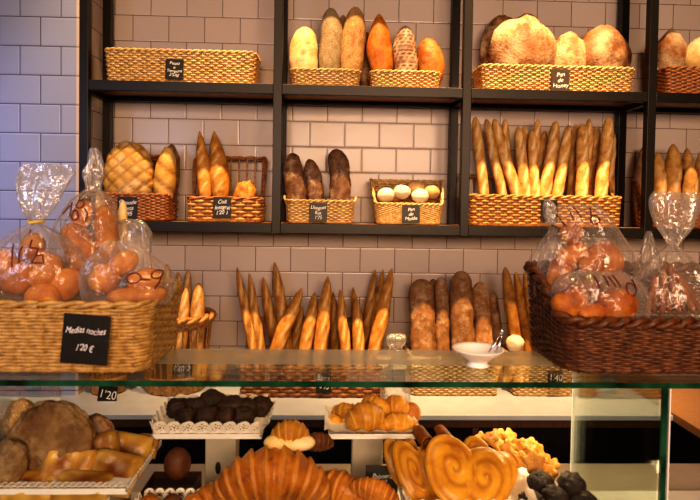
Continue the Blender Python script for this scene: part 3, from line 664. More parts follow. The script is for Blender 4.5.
# ------------------------------------------------------------------ plastic bags
def interp(rows, t):
    n = len(rows)-1; x = t*n; i = min(int(x), n-1); f = x-i
    p0, p1, p2, p3 = rows[max(i-1,0)], rows[i], rows[i+1], rows[min(i+2,n)]
    return [.5*((2*b)+(c-a)*f+(2*a-5*b+4*c-d)*f*f+(3*b-a-3*c+d)*f**3) for a,b,c,d in zip(p0,p1,p2,p3)]
def plastic_bag(label, Y, rows, group, writing=None, wpx=None, seed=0, tie=None, tail=None, amp=.006, name='bread_bag', folds=9, mat='film'):
    """rows bottom->top: (py, xl, xr, half depth[, dY]) read at depth Y"""
    R_ = []
    for rw in rows:
        py, xl, xr, ry = rw[:4]; dy = rw[4] if len(rw) > 4 else 0
        p, q = at(xl, py, Y), at(xr, py, Y); R_.append(((p.x+q.x)/2, (p.z+q.z)/2, (q.x-p.x)/2, ry, dy))
    z0 = min(r[1] for r in R_); root = thing(name, label, 'bag', (R_[0][0], Y, z0), group)
    off = Vector((seed*1.7, seed*2.9, seed*.6)); nt, nz = 72, 64
    def shape(rs, am):
        b = MB(); orr = root.location
        def fn(i, j):
            t = j/(nz-1); cx, cz, rx, ry, dy = interp(rs, t); rx = max(rx, .001); ry = max(ry, .001)
            th = 2*PI*i/nt; c, s = math.cos(th), math.sin(th)
            e = .8; ux = math.copysign(abs(s)**e, s); uy = -math.copysign(abs(c)**e, c)
            nv = noise.noise(Vector((ux*2.2, uy*2.2, cz*16)) + off); nv2 = abs(noise.noise(Vector((ux*5, uy*5, cz*9)) + off*2))
            fo = math.sin(folds*th + 3*nv + seed)
            sq = am*(nv*1.3 - nv2*1.2) + .10*fo*min(rx, .03)*(.5 if rx > .04 else 1)
            return (cx + ux*(rx+sq) - orr.x, dy + uy*(ry+sq*.8), cz + am*.5*nv - orr.z)
        b.grid(fn, nt, nz, True); return b
    body = shape(R_, amp)
    nbv = len(body.v); body.f.append(tuple(range(nt))[::-1])
    body.build('bag_film', M[mat], root)
    if tail:
        T_ = []
        for rw in tail:
            py, xl, xr, ry = rw[:4]; dy = rw[4] if len(rw) > 4 else 0
            p, q = at(xl, py, Y), at(xr, py, Y); T_.append(((p.x+q.x)/2, (p.z+q.z)/2, (q.x-p.x)/2, ry, dy))
        tb = shape(T_, amp*.8); tb.build('gathered_top', M['filmtail'], root)
    if tie:
        p = at(tie[0], tie[1], Y) - root.location; b = MB(); r = tie[2]
        b.tube([(p.x+r*math.cos(k*PI/8), p.y+tie[3]+r*math.sin(k*PI/8), p.z+.001*math.sin(k)) for k in range(16)], .0022, 6, True); b.build('twist_tie', M['tie'], root)
    if writing:
        bv = BVHTree.FromPolygons([Vector(p) for p in body.v], [f for f in body.f])
        b = MB()
        for stroke in writing:
            dense = []
            for k in range(len(stroke)-1):
                for m_ in range(5):
                    f = m_/5; dense.append((stroke[k][0]*(1-f)+stroke[k+1][0]*f, stroke[k][1]*(1-f)+stroke[k+1][1]*f))
            dense.append(stroke[-1]); pts = []
            for (sx, sy) in dense:
                p = at(sx, sy, Y-.04) - root.location
                h = bv.ray_cast(Vector((p.x, -.5, p.z)), Vector((0,1,0)))
                y = h[0].y if h[0] else p.y
                pts.append(Vector((p.x, y-.0015, p.z)))
            for _ in range(2):
                ys = [q.y for q in pts]
                for k in range(1, len(pts)-1): pts[k].y = min(ys[k], (ys[k-1]+ys[k]+ys[k+1])/3)
            b.tube(pts, .0014, 6)
        b.build('marker_writing', M['marker'], root)
    return root
def circ(cx, cy, rx, ry, a0=0, a1=360, n=12): return [(cx+rx*math.cos(math.radians(a0+(a1-a0)*k/n)), cy+ry*math.sin(math.radians(a0+(a1-a0)*k/n))) for k in range(n+1)]
def roll_px(label, group, x0,y0,x1,y1, w, Y0_, Y1_, mat='roll', name='bread_roll', seed=0, cat='bread', **k):
    kk = dict(p=3, q=.55, na=.03, flat=.85, nz=30, nt=18); kk.update(k)
    a, c = at(x0,y0,Y0_), at(x1,y1,Y1_)
    if cat == 'bread' and mat in ('roll', 'toast'): w *= 1.28; m_ = (a-c).normalized()*.006; a = a+m_; c = c-m_
    if c.z < a.z: a, c = c, a
    return loaf_between(name, label, cat, group, a, c, w/2/F*(Y0_+Y1_)/2, mat, 0, seed=seed, **kk)

# left basket on the glass
QY = 1.022
p1 = at(151, 304, QY)
basket('large honey wicker basket of bagged rolls on the glass counter, left', ((at(-75,340,QY).x+p1.x)/2, QY+.125, GT+.0015), p1.x-at(-75,340,QY).x, .25, .125, .135, M['whoney'], flare=.010, r=.03, spacing=.030, row=.0070, rim=.0065)
sign('large black sign hanging on the honey basket, tilted', 60, 107, 315, 364, QY-.012, 'Medias noches\n\n1\'20 \u20ac', .07, lean=.03, tsize=.0165)
gQ = 'clear bags of rolls in the honey basket'
plastic_bag('clear plastic bag with yellow tie, leftmost in the honey basket', 1.13, [(300,-14,86,.045),(285,-20,92,.062),(262,-12,86,.06),(245,0,72,.05),(232,18,56,.028),(224,30,43,.010),(220,30,44,.010)], gQ, seed=1,
    writing=[[(15,244),(16,255),(17,266)], [(24,230),(25,233)], [(25,246),(24,254),(25,262)], [(32,240),(33,247),(41,248),(40,255),(37,262),(48,262),(46,254),(39,255)]], tie=(36.5,222,.014,0),
    tail=[(221,30,43,.010),(214,26,50,.014),(202,20,58,.018),(186,14,64,.020,.01),(172,12,70,.016,.02),(164,16,64,.010,.02)])
plastic_bag('clear plastic bag of long rolls, middle back of the honey basket', 1.205, [(303,52,122,.03),(275,48,124,.044),(245,52,122,.046),(220,60,118,.044),(202,72,112,.036),(194,82,106,.02),(190,86,102,.010)], gQ, seed=2,
    writing=[[(62,214),(69,205)], [(70,202),(70,217)], circ(80,204,4,4), circ(76,215,3.5,5), [(85,208),(88,214),(86,221)]],
    tail=[(191,87,101,.010),(184,86,102,.012),(174,84,104,.014),(163,87,103,.012),(154,89,100,.010),(148,91,96,.006)])
plastic_bag('clear plastic bag lying at the right front of the honey basket', 1.09, [(303,86,168,.030),(296,82,174,.045),(282,82,174,.048),(268,86,166,.042),(255,94,150,.03),(246,102,136,.016),(241,108,126,.006)], gQ, seed=3,
    writing=[circ(134,278,7,5), [(141,279),(150,280)], circ(155,275,5,4), [(160,275),(158,283),(154,289)]])
plastic_bag('empty milky plastic bag behind, right of the honey basket', 1.24, [(300,112,150,.012),(270,112,153,.020),(250,112,152,.022),(235,114,150,.020),(224,118,144,.012),(219,124,138,.006)], gQ, seed=4, mat='filmtail')
gR = 'rolls inside the clear bags of the honey basket'
for i, a in enumerate((
    ('small brown roll at left inside the leftmost bag', -4,288,8,252,18,1.13,1.14), ('round roll low in the leftmost bag, left of centre', 14,292,20,262,24,1.12,1.12),
    ('orange roll under the figures of the leftmost bag', 40,286,46,254,24,1.125,1.13), ('golden roll at the bottom front of the leftmost bag', 28,299,58,296,20,1.10,1.10),
    ('roll at the right inside the leftmost bag', 58,298,74,272,22,1.12,1.13), ('roll high in the leftmost bag, below the tie', 28,258,36,236,18,1.15,1.15))):
    roll_px(a[0], gR, *a[1:], seed=200+i)
for i, a in enumerate((
    ('long smooth orange bun slanting in the middle bag', 90,282,70,226,24,1.19,1.195), ('long bun behind at right inside the middle bag', 108,270,103,208,18,1.215,1.215),
    ('brown roll near the top of the middle bag', 78,226,88,204,15,1.215,1.22), ('roll at the lower left of the middle bag', 64,290,60,258,18,1.22,1.225), ('roll at the lower right of the middle bag', 110,292,114,266,16,1.22,1.22))):
    roll_px(a[0], gR, *a[1:], seed=220+i)
for i, a in enumerate((
    ('orange roll at the left inside the right front bag', 98,290,110,268,22,1.085,1.09), ('golden roll at the top of the right front bag', 112,270,134,256,17,1.10,1.10),
    ('long roll along the bottom of the right front bag', 110,297,164,293,15,1.075,1.08), ('roll behind the figures in the right front bag', 130,284,160,277,17,1.10,1.10))):
    roll_px(a[0], gR, *a[1:], seed=240+i)
for i, (x0,y0,x1,y1,w,lb) in enumerate(((111,275,112,210,9,'left breadstick poking out between the bags, honey basket'),(121,275,123,200,10,'right, taller breadstick poking out between the bags, honey basket'),(99,270,100,188,10,'breadstick beside the twisted bag top, honey basket'))):
    roll_px(lb, 'breadsticks in the honey basket', x0,y0,x1,y1,w,1.262,1.262, 'yellowflour', 'breadstick', 250+i, p=4, na=.02)

# right basket on the glass
RY = 1.03
xr0 = at(574, 340, RY).x
basket('dark chestnut basket with raised back and braided base, glass counter right', (xr0+.23-.02, RY+.13, GT+.0015), .46, .26, .098, .180, M['wdark'], flare=.012, r=.045, spacing=.022, row=.0066, rim=.010, q0=-.85, q1=.5, name='wicker_basket')
gS = 'clear bags in the dark chestnut basket'
plastic_bag('clear bag of sliced bread with figures, upper left in the dark basket', 1.19, [(312,540,632,.035),(285,536,636,.05),(262,540,632,.048),(240,546,624,.044),(222,552,612,.036),(210,556,602,.026),(204,560,598,.010)], gS, seed=6,
    writing=[[(560,226),(562,233)], [(564,210),(563,216),(568,226)], [(573,212),(576,221)], [(577,207),(583,218)], [(594,208),(594,216)], circ(597,220,4.5,4.5)],
    tail=[(224,548,556,.006),(216,545,556,.008),(208,544,555,.010),(203,544,552,.010),(199,545,549,.006)])
plastic_bag('clear bag lying in front in the dark basket, with purple figures', 1.11, [(324,560,642,.03),(314,552,648,.045),(298,550,648,.046),(284,554,642,.036),(275,564,630,.018),(271,574,618,.006)], gS, seed=7,
    writing=[[(598,277),(600,288)], [(609,277),(610,287)], [(614,278),(617,287)], [(619,277),(622,287)], circ(633,290,5,6), [(638,281),(639,290)]])
plastic_bag('clear bag with fan shaped top, rightmost in the dark basket', 1.12, [(325,636,712,.03),(308,632,718,.048),(290,634,714,.046),(272,642,704,.036),(258,654,692,.022),(247,666,680,.009),(243,667,679,.008)], gS, seed=8,
    tail=[(245,667,679,.008),(238,664,684,.010),(226,656,692,.014),(212,650,698,.016),(200,648,700,.014),(192,652,698,.008)])
plastic_bag('pale clear bag at the left back corner of the dark basket', 1.235, [(300,530,562,.018),(282,528,566,.024),(262,530,566,.024),(246,538,564,.020),(236,545,560,.012),(231,549,557,.006)], gS, seed=9)
plastic_bag('small empty bag tip between the bags of the dark basket', 1.20, [(300,632,664,.012),(280,634,662,.016),(262,638,660,.014),(248,642,656,.010),(238,644,653,.007),(231,647,650,.003)], gS, seed=10, mat='filmtail')
gU = 'bread inside the clear bags of the dark basket'
for i, a in enumerate((
    ('toasted slice at the top of the upper left bag, dark basket', 566,240,576,226,18,1.19,1.19), ('golden toast at right inside the upper left bag, dark basket', 590,268,618,254,30,1.185,1.185),
    ('dark toast in the middle of the upper left bag, dark basket', 560,264,584,248,20,1.19,1.19), ('small round golden toast at centre of upper left bag, dark basket', 582,270,600,262,19,1.165,1.165),
    ('toast at left side inside the upper left bag, dark basket', 552,292,562,262,20,1.18,1.185), ('brown toast lower centre of the upper left bag, dark basket', 572,300,592,280,22,1.20,1.20), ('brown toast at lower right of upper left bag, dark basket', 606,296,624,276,22,1.20,1.20))):
    roll_px(a[0], gU, *a[1:], mat='toast', name='toasted_bread', seed=260+i, p=4, flat=.6)
for i, a in enumerate((
    ('shiny brown bread at left inside the front bag, dark basket', 556,310,584,296,24,1.09,1.09), ('flat orange bread behind the purple figures, dark basket', 598,310,634,302,26,1.085,1.085), ('brown bread in the middle of the front bag, dark basket', 580,316,602,312,16,1.075,1.075))):
    roll_px(a[0], gU, *a[1:], mat='toast', name='toasted_bread', seed=270+i, p=4, flat=.7)
for i in range(8):
    x = 646 + i*8; roll_px(f'{ORD[i]} dark breadstick from left in the fan topped bag', 'dark breadsticks in the fan topped bag', x, 314, 668+(x-674)*.42, 262+abs(i-3.5)*4, 8, 1.115+.014*(i % 2), 1.12+.008*(i % 2), 'darkstick', 'breadstick', 280+i, p=5, na=.03)

# clear bag on the back counter
plastic_bag('milky plastic bag standing between baskets on the back counter', 2.42, [(402,380,410,.05),(390,380,410,.06),(375,381,409,.055),(362,384,406,.05),(352,387,404,.035),(346,389,402,.02)], None, seed=12, name='plastic_bag',
    tail=[(347,389,402,.02),(342,386,406,.03),(337,387,406,.03),(334,391,403,.012)])

# dish with tongs on the glass
dc = on(478, 366, GT); dc.y = min(dc.y, 1.13)
dc = Vector((at(478, 352, 1.10).x, 1.10, GT+.0016))
dish = thing('serving_dish', 'small white footed dish with tongs on the glass counter', 'dish', dc)
b = MB(); b.lathe([(.0,.0),(.022,.0),(.023,.002),(.018,.005),(.017,.008),(.028,.014),(.044,.027),(.049,.032),(.0505,.0335),(.0495,.035),(.044,.031),(.030,.0205),(.0,.0185)], 40); b.build('bowl', M['porcelain'], dish)
tg = thing('serving_tongs', 'small steel tongs leaning in the white dish', 'tongs', dc + Vector((.018, -.012, .024)))
q = [at(492, 352, 1.09), at(499, 340, 1.10), at(502, 331, 1.11)]; q = [v - tg.location for v in q]
for dx in (-.004, .004):
    b = MB(); b.tube([q[0]+Vector((dx*1.6,0,0)), q[1]+Vector((dx*1.1,0,0)), q[2]], [.003,.0026,.0022], 8, flat=.5); b.build('arm', M['steel'], tg)
b = MB(); b.xf(Matrix.Identity(4)); bb_ = blob(.0042,.0042,.0042,0,1,0,14,10,bottom=-1.1); bb_.xf(Matrix.Translation(q[2])); bb_.build('knob', M['steel'], tg)

# ------------------------------------------------------------------ DISPLAY CASE CONTENTS
def lace(name, label, p0, p1, upv, h, pitch, group=None, parent=None):
    p0, p1, upv = Vector(p0), Vector(p1), Vector(upv).normalized(); L = (p1-p0).length; d = (p1-p0)/L
    cell = .0013; nu = int(L/cell); nv = int(h/cell)+1; b = MB(); keep = {}
    def top(u): w = (u % pitch)/pitch*2-1; return h*(.62+.38*math.sqrt(max(0,1-w*w)))
    def inside(u, v):
        if v > top(u): return False
        w = (u % pitch) - pitch/2
        for (hx, hy, hr) in ((0,.45,.0026),(-.22,.36,.0019),(.22,.36,.0019),(-.12,.6,.0016),(.12,.6,.0016),(0,.74,.0014),(-.3,.56,.0013),(.3,.56,.0013),(-.36,.24,.0012),(.36,.24,.0012),(0,.2,.0014)):
            if (w-hx*pitch)**2 + (v-hy*h)**2 < hr*hr: return False
        return True
    idx = {}
    def vert(i, j):
        if (i, j) not in idx:
            p = p0 + d*(i*cell) + upv*(j*cell); n_ = d.cross(upv)
            p = p + n_*(.0015*math.sin(i*cell/pitch*2*PI))
            idx[(i,j)] = len(b.v); b.v.append(tuple(p)); b.a.append(0.0)
        return idx[(i,j)]
    for i in range(nu):
        for j in range(nv):
            if inside((i+.5)*cell, (j+.5)*cell): b.f.append((vert(i,j), vert(i+1,j), vert(i+1,j+1), vert(i,j+1)))
    return b
def tray_thing(label, x0,x1,y0,y1,z, stand=None, mat='porcelain', group='white trays in the display case', lip=.006):
    r = thing('pastry_tray', label, 'tray', ((x0+x1)/2, (y0+y1)/2, z), group)
    b = MB(); b.box(x0,x1,y0,y1,z-.005,z,.002); 
    for (a,c,e,f) in ((x0,x1,y0,y0+.004),(x0,x1,y1-.004,y1),(x0,x0+.004,y0,y1),(x1-.004,x1,y0,y1)): b.box(a,c,e,f,z-.001,z+lip,.001)
    part(b, 'plate', M[mat], r)
    if stand:
        sx0,sx1,sy0,sy1 = stand
        b = MB(); b.box(sx0,sx1,sy0,sy1,DECK,z-.0055,.003); part(b, 'stand', M['stand'], r)
    return r
def doily(label, x0,x1,y0,y1,z, h=.034, pitch=.026, sides=True, flare=.35):
    r = thing('paper_doily', label, 'doily', ((x0+x1)/2,(y0+y1)/2,z), 'lace paper doilies')
    b = MB(); b.box(x0,x1,y0,y1,z,z+.0008); part(b, 'sheet', M['paper'], r)
    b = lace('', '', (x0,y0,z), (x1,y0,z), (0,-flare,1), h, pitch); part(b, 'lace_edge', M['paper'], r)
    b = lace('', '', (x0,y1,z), (x1,y1,z), (0,flare,1), h, pitch); part(b, 'lace_edge', M['paper'], r)
    if sides:
        b = lace('', '', (x1,y0,z), (x1,y1,z), (flare*2.4,0,1), h, pitch); part(b, 'lace_edge', M['paper'], r)
        b = lace('', '', (x0,y1,z), (x0,y0,z), (-flare,0,1), h, pitch); part(b, 'lace_edge', M['paper'], r)
    return r
def arc_pastry(w, R, A, seg=7, seed=0, nz=110, nt=26, ridge=.16, endr=.25):
    """croissant: arch in XZ plane, tips down, width w"""
    b = MB(); Rc = (w/2 - R*.35)/math.sin(A) if A > .05 else 1e3; off = Vector((seed*2.3, seed*.7, seed*1.1))
    def fn(i, j):
        t = j/(nz-1); a = -A + 2*A*t; c = 1-abs(2*t-1)
        u = t*seg; fr = u % 1.0; k = abs(2*t-1)
        step = 1 + ridge*((fr if t < .5 else 1-fr)-.5)*(1-.3*k)
        rr = R*(endr+(1-endr)*math.sin(PI*min(1,max(0,t)))**.75)*step*(1 if 0 < j < nz-1 else .02)
        th = 2*PI*i/nt
        rr *= 1 + .05*noise.noise(Vector((math.cos(th), math.sin(th), t*6))*2+off)
        ctr = Vector((Rc*math.sin(a), 0, Rc*math.cos(a)-Rc*math.cos(A)))
        rad = Vector((math.sin(a), 0, math.cos(a)))
        groove = math.exp(-(min(fr, 1-fr)/.10)**2); stk = noise.noise(Vector((t*seg*7, th*.5, 3.1))+off); groove = max(groove, .55*max(0, stk)**.7 if stk > 0 else 0)
        p = ctr + rad*(rr*math.cos(th)) + Vector((0, -1, 0))*(rr*.9*math.sin(th))
        return (p.x, p.y, p.z, .40*groove)
    b.grid(fn, nt, nz, True); return b
def croissant(label, px, py, Y, wpx, hR, A, mat, rot=(0,0,0), group=None, seed=0, seg=7, name='croissant', ridge=.16):
    w = wpx/F*Y; b = arc_pastry(w, hR, A, seg, seed, ridge=ridge); o = b.build(name, M[mat]); o.location = at(px, py, Y); o.rotation_euler = rot
    return tag(o, label, 'croissant', group)

# --- brownie tray
zB = EYE-.492
bx0, bx1 = at(152, 438, 1.2).x, at(262, 438, 1.2).x
tray_thing('white raised tray of chocolate brownies on a grey stand', bx0, bx1, 1.195, 1.355, zB, (at(205,450,1.25).x, at(236,450,1.25).x, 1.25, 1.30))
o = blob(.006,.003,.014,0,1,0,20,14,bottom=-1.1).build('dark_slot', M['chalkboard'], [q for q in bpy.data.objects if q.name.startswith('pastry_tray')][-1]); o.location = at(218,468,1.249) - o.parent.location
doily('white lace doily with punched holes under the brownies', bx0+.004, bx1-.004, 1.199, 1.351, zB+.007, .030, .029)
rb = random.Random(5)
gBr = 'chocolate brownies on the lace doily'
for i, (px, py, Y, s, lb) in enumerate(((178,414,1.30,.020,'leftmost brownie on the doily'),(195,410,1.30,.021,'second brownie from left in the row'),(212,405,1.32,.025,'biggest brownie, topmost of the pile'),(231,412,1.29,.024,'flat topped brownie in the middle right'),
        (247,414,1.30,.020,'second brownie from the right'),(261,412,1.31,.020,'rightmost brownie beside the lace side edge'),(186,426,1.25,.018,'front left brownie just above the lace'),(207,424,1.25,.019,'front middle brownie under the topmost one'),(226,426,1.25,.018,'front right brownie under the flat topped one'),(243,426,1.255,.018,'small front brownie at far right behind the lace'))):
    s *= 1.22; b = blob(s*1.05, s*.95, s*.85, .16, 7, 300+i, 24, 16, bottom=-.7)
    b.v = [tuple(math.copysign(abs(c/(s))**.72*s, c) for c in v) for v in b.v]
    o = b.build('brownie', M['brownie']); o.location = at(px, py, Y); o.location.z = max(o.location.z, zB+.008+s*.6); o.rotation_euler = (0, rb.uniform(-.25,.25), rb.uniform(-.6,.6)); tag(o, lb, 'brownie', gBr)

# --- small croissant tray
zM = EYE-.492
mx0, mx1 = at(328, 440, 1.2).x, at(416, 440, 1.2).x
tray_thing('white raised tray of small croissants on a grey stand', mx0, mx1, 1.195, 1.33, zM, (at(352,450,1.25).x, at(383,450,1.25).x, 1.25, 1.30))
b = MB()
def pf(i, j):
    u, v = i/40, j/20; x = mx0-.008+(mx1-mx0+.016)*u; y = 1.187+.15*v
    e = max(abs(2*u-1), abs(2*v-1)); return (x, y, zM+.0075 + .010*sstep(.8,1.0,e)+.003*math.sin(u*37+v*9)*sstep(.75,1,e))
b.grid(pf, 41, 21); o = b.build('paper_liner', M['paper']); tag(o, 'crinkled white paper liner under the small croissants', 'paper liner')
gC = 'small croissants on the raised tray'
for i, (px,py,Y,w,r,rz,rx,lb) in enumerate(((365,424,1.235,44,.030,.25,.35,'plump small croissant at front left of raised tray'),(347,418,1.30,34,.020,-.4,.3,'small croissant at back left of raised tray'),(371,411,1.30,30,.022,.6,.2,'small croissant at the back, second from left, raised tray'),
        (377,414,1.285,34,.024,-.5,.3,'round backed small croissant at the centre of raised tray'),(398,428,1.225,38,.018,.1,.25,'flat pale small croissant at front right of raised tray'),(396,411,1.285,28,.024,-.2,.2,'topmost small croissant at back right of raised tray'),(410,417,1.30,26,.020,.9,.3,'small dark croissant at right end of raised tray'),(335,427,1.27,24,.016,-.9,.3,'small croissant tip at left end of raised tray'))):
    croissant(lb, px, py, Y, w*1.15, r*1.22, .6, 'croissantlight' if i in (4,) else 'croissant' if i in (6,) else 'croissantlight', (rx*.6, 0, rz), gC, 310+i, 5, 'small_croissant')

# --- croissant pile
tray_thing('white tray under the big croissant pile on the case deck', at(200,500,1.1).x, at(392,500,1.1).x, 1.03, 1.20, EYE-.600, (at(230,500,1.1).x, at(360,500,1.1).x, 1.06, 1.17), lip=.004)
gK2 = 'large croissants piled in the case'
croissant('largest front croissant of the pile, ridges facing the viewer', 272, 498, 1.085, 128, .052, .85, 'croissant', (.15,.05,.1), gK2, 330, 11, ridge=.26)
croissant('large croissant at right of the pile, standing steep', 342, 502, 1.125, 74, .034, .9, 'croissant', (.2,.25,-.5), gK2, 331, 9, ridge=.22)
croissant('croissant lying at lower right of the pile before the sign', 374, 496, 1.075, 58, .022, .6, 'croissant', (.3,.25,-.2), gK2, 332, 9, ridge=.2)
croissant('croissant at lower left of the pile near the dark dish', 212, 502, 1.12, 56, .026, .6, 'croissant', (.3,-.3,.4), gK2, 333, 9, ridge=.2)
croissant('dark croissant behind the pile, right of the topmost one', 317, 446, 1.19, 40, .020, .6, 'darkroll', (.3,.1,.3), gK2, 334, 7)
r = thing('pale_based_croissant', 'small golden croissant with pale base on top of the pile', 'croissant', at(290, 437, 1.13), gK2)
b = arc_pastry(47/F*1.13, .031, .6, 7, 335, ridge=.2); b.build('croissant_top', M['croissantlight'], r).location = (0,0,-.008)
b = loaf_mesh(.102, .015, flat=1.5, p=4, na=.05, seed=336); b.xf(Matrix.Translation((-.051,-.012,-.006)) @ Matrix.Rotation(PI/2, 4, 'Y')); b.build('pale_base', M['yellowflour'], r, label='pale bottom half')  # separate pale loaf shape set under the croissant

# --- palmiers
def palmier_mesh(w, h, th=.012, seed=0):
    b = MB()
    for sx in (-1, 1):
        nt, nr = 72, 40
        def fn(i, j):
            a = 2*PI*i/nt; s = j/(nr-1)
            ox, oz = math.cos(a), math.sin(a)
            rx, rz = w*.30, h*.5
            X_, Z_ = w*.325*ox*s, h*.52*oz*s*(1+.10*ox*sx)
            ca, sa = math.cos(.30*sx), math.sin(.30*sx); x = sx*w*.18 + X_*ca + Z_*sa; z = -X_*sa + Z_*ca
            ph = s*2.4 + (a*sx)/(2*PI) + .22*noise.noise(Vector((ox*s*1.6, oz*s*1.6, seed*3.3+sx)))
            rd = .5+.5*math.cos(2*PI*ph)
            edge = math.sqrt(max(0, 1-s**6))
            y = -(th*.6*edge + .0022*rd*edge + .001*noise.noise(Vector((x,z,seed))*60))
            return (x, y, z, .6*(1-rd)**3*edge)
        b.grid(fn, nt, nr, True)
        def fb(i, j):
            a = 2*PI*i/nt; s = j/5; ox, oz = math.cos(a), math.sin(a); X_, Z_ = w*.325*ox*s, h*.52*oz*s*(1+.10*ox*sx)
            ca, sa = math.cos(.30*sx), math.sin(.30*sx)
            return (sx*w*.18 + X_*ca + Z_*sa, th*.5*math.sqrt(max(0,1-s**6)), -X_*sa + Z_*ca)
        b.grid(fb, nt, 6, True)
    return b
def palmier(label, px, py, Y, wpx, hpx, rot, seed=0):
    o = palmier_mesh(wpx/F*Y, hpx/F*Y, .016, seed).build('palmier', M['palmier']); o.location = at(px, py, Y); o.rotation_euler = rot
    return tag(o, label, 'palmier pastry', 'palmiers on white paper')
pz = EYE - .585
px0, px1 = at(404, 495, 1.08).x, at(525, 495, 1.08).x
tray_thing('white tray holding the palmiers, right half of the case', px0, px1, 1.025, 1.24, pz, (px0+.05, px1-.05, 1.08, 1.2))
b = MB()
def pf2(i, j):
    u, v = i/60, j/30; x = px0-.006+(px1-px0+.012)*u; y = 1.020+.225*v
    e = max(abs(2*u-1), abs(2*v-1)); return (x, y, pz+.0075 + .040*sstep(.82,1.0,e)+.004*math.sin(u*60+v*31)*sstep(.75,1,e))
b.grid(pf2, 61, 31); tag(b.build('paper_liner', M['paper']), 'crinkled white paper liner around the palmiers', 'paper liner')
palmier('largest palmier, front right, facing the viewer', 468, 474, 1.065, 90, 70, (-.85,.28,-.05), 1)
palmier('palmier leaning left of the largest one', 420, 472, 1.10, 58, 62, (-.70,.25,.45), 2)
palmier('palmier at the far left edge, mostly hidden', 402, 462, 1.15, 40, 46, (-.5,.2,.5), 3)
palmier('palmier behind the largest, its right shoulder showing', 487, 470, 1.115, 60, 56, (-.80,.45,-.15), 4)
for i, (px, lb) in enumerate(((424, 'left curled pastry roll behind the palmiers'), (445, 'right curled pastry roll behind the palmiers'))):
    b = MB(); pts = []; rr = []
    for k in range(60):
        a = k/59*3.4*PI; r_ = .004+.012*k/59; pts.append((r_*math.cos(a), 0, r_*math.sin(a)))
    b.grid(lambda i_, j_: (pts[i_][0], -.03+.06*j_/6, pts[i_][2]), 60, 7)
    b.grid(lambda i_, j_: (pts[i_][0]*.80, -.03+.06*j_/6, pts[i_][2]*.80), 60, 7)
    for k in range(59): pass
    b.tube([(p[0]*.9, -.03, p[2]*.9) for p in pts], .0022, 6)
    o = b.build('curled_pastry', M['toast']); o.location = at(px, 437, 1.16); o.rotation_euler = (.0, .6+i, .15); tag(o, lb, 'pastry', 'curled pastry rolls')

# --- flower cookies
def cookie_mesh(r, th, petals, seed):
    b = MB(); nt, nr = 50, 10
    def top(i, j, sg):
        a = 2*PI*i/nt; s = j/(nr-1); R_ = r*(1+.16*math.cos(petals*a))
        z = sg*th*.5*math.sqrt(max(0,1-s**5))*(1 - .22*sstep(.5,0,s)) + .0006*noise.noise(Vector((s*3, a, seed)))
        return (R_*s*math.cos(a), R_*s*math.sin(a), z, .4*sstep(.35,.0,s))
    b.grid(lambda i,j: top(i,j,1), nt, nr, True); b.grid(lambda i,j: top(i,j,-1), nt, nr, True); return b
gF = 'flower shaped cookies'
tray_thing('white raised tray under the flower cookies', at(484,470,1.2).x, at(560,475,1.15).x, 1.12, 1.27, EYE-.582, (at(500,470,1.2).x, at(545,475,1.15).x, 1.16, 1.22))
CK = [(516,452,1.225,'flower cookie filling the middle of the pile, upper'),(527,454,1.205,'flower cookie filling the middle of the pile, lower'),(508,449,1.20,'flower cookie under the topmost pair, nearer the viewer'),(540,468,1.175,'flower cookie low between the front pale one and the right edge'),(482,440,1.24,'leftmost flower cookie half behind the largest palmier'),(491,438,1.22,'upright flower cookie at upper left of the pile'),(500,436,1.24,'topmost left flower cookie'),(510,437,1.235,'topmost right flower cookie'),(500,446,1.21,'flower cookie below the topmost pair'),
      (519,446,1.21,'flat flower cookie in the upper middle of the pile'),(530,445,1.22,'flower cookie at upper right of the middle row'),(538,450,1.20,'flower cookie at right of the middle row'),(510,456,1.19,'flower cookie at left of the lower row'),(522,460,1.17,'flower cookie leaning at the lower middle'),
      (534,462,1.16,'large pale flower cookie at the front of the pile'),(545,458,1.19,'flower cookie at the right, upper of two'),(552,466,1.17,'rightmost flower cookie by the dark cookies'),(550,474,1.155,'lowest flower cookie touching the dark cookies')]
rc = random.Random(9)
for i, (px,py,Y,lb) in enumerate(CK):
    o = cookie_mesh(.0175 if i != 14 else .023, .011, 5, i).build('flower_cookie', M['cookie']); o.location = at(px, py, Y); o.rotation_euler = (rc.uniform(.5,1.1), rc.uniform(-.4,.4), rc.uniform(-1,1)); tag(o, lb, 'cookie', gF)
gD = 'dark chocolate cookies'
tray_thing('white tray under the dark chocolate cookies, right of the case', at(524,500,1.09).x, at(606,500,1.09).x, 1.03, 1.16, DECK+.02, (at(545,500,1.09).x, at(590,500,1.09).x, 1.06, 1.12))
for i, (px,py,Y,s,lb) in enumerate(((540,483,1.11,.026,'left dark chocolate cookie under the flower cookies'),(572,484,1.10,.027,'topmost dark chocolate cookie, right of the pair'),(555,496,1.07,.024,'dark chocolate cookie low in the middle front'),(582,500,1.075,.025,'dark chocolate cookie at lower right of case'),(530,501,1.07,.024,'dark chocolate cookie at lower left beside the paper'),(561,505,1.12,.024,'dark chocolate cookie behind the low middle one'))):
    b = blob(s*1.05, s, s*.72, .10, 10, 340+i, 28, 18, bottom=-.8); o = b.build('chocolate_cookie', M['choc']); o.location = at(px,py,Y); o.rotation_euler = (.2,.1*i-.3,i); tag(o, lb, 'cookie', gD)
sign('black price sign standing between croissant pile and palmiers', 365, 398, 467, 493, 1.135, 'Palmera\n1\'20', .03, lean=.15, tsize=.0125)

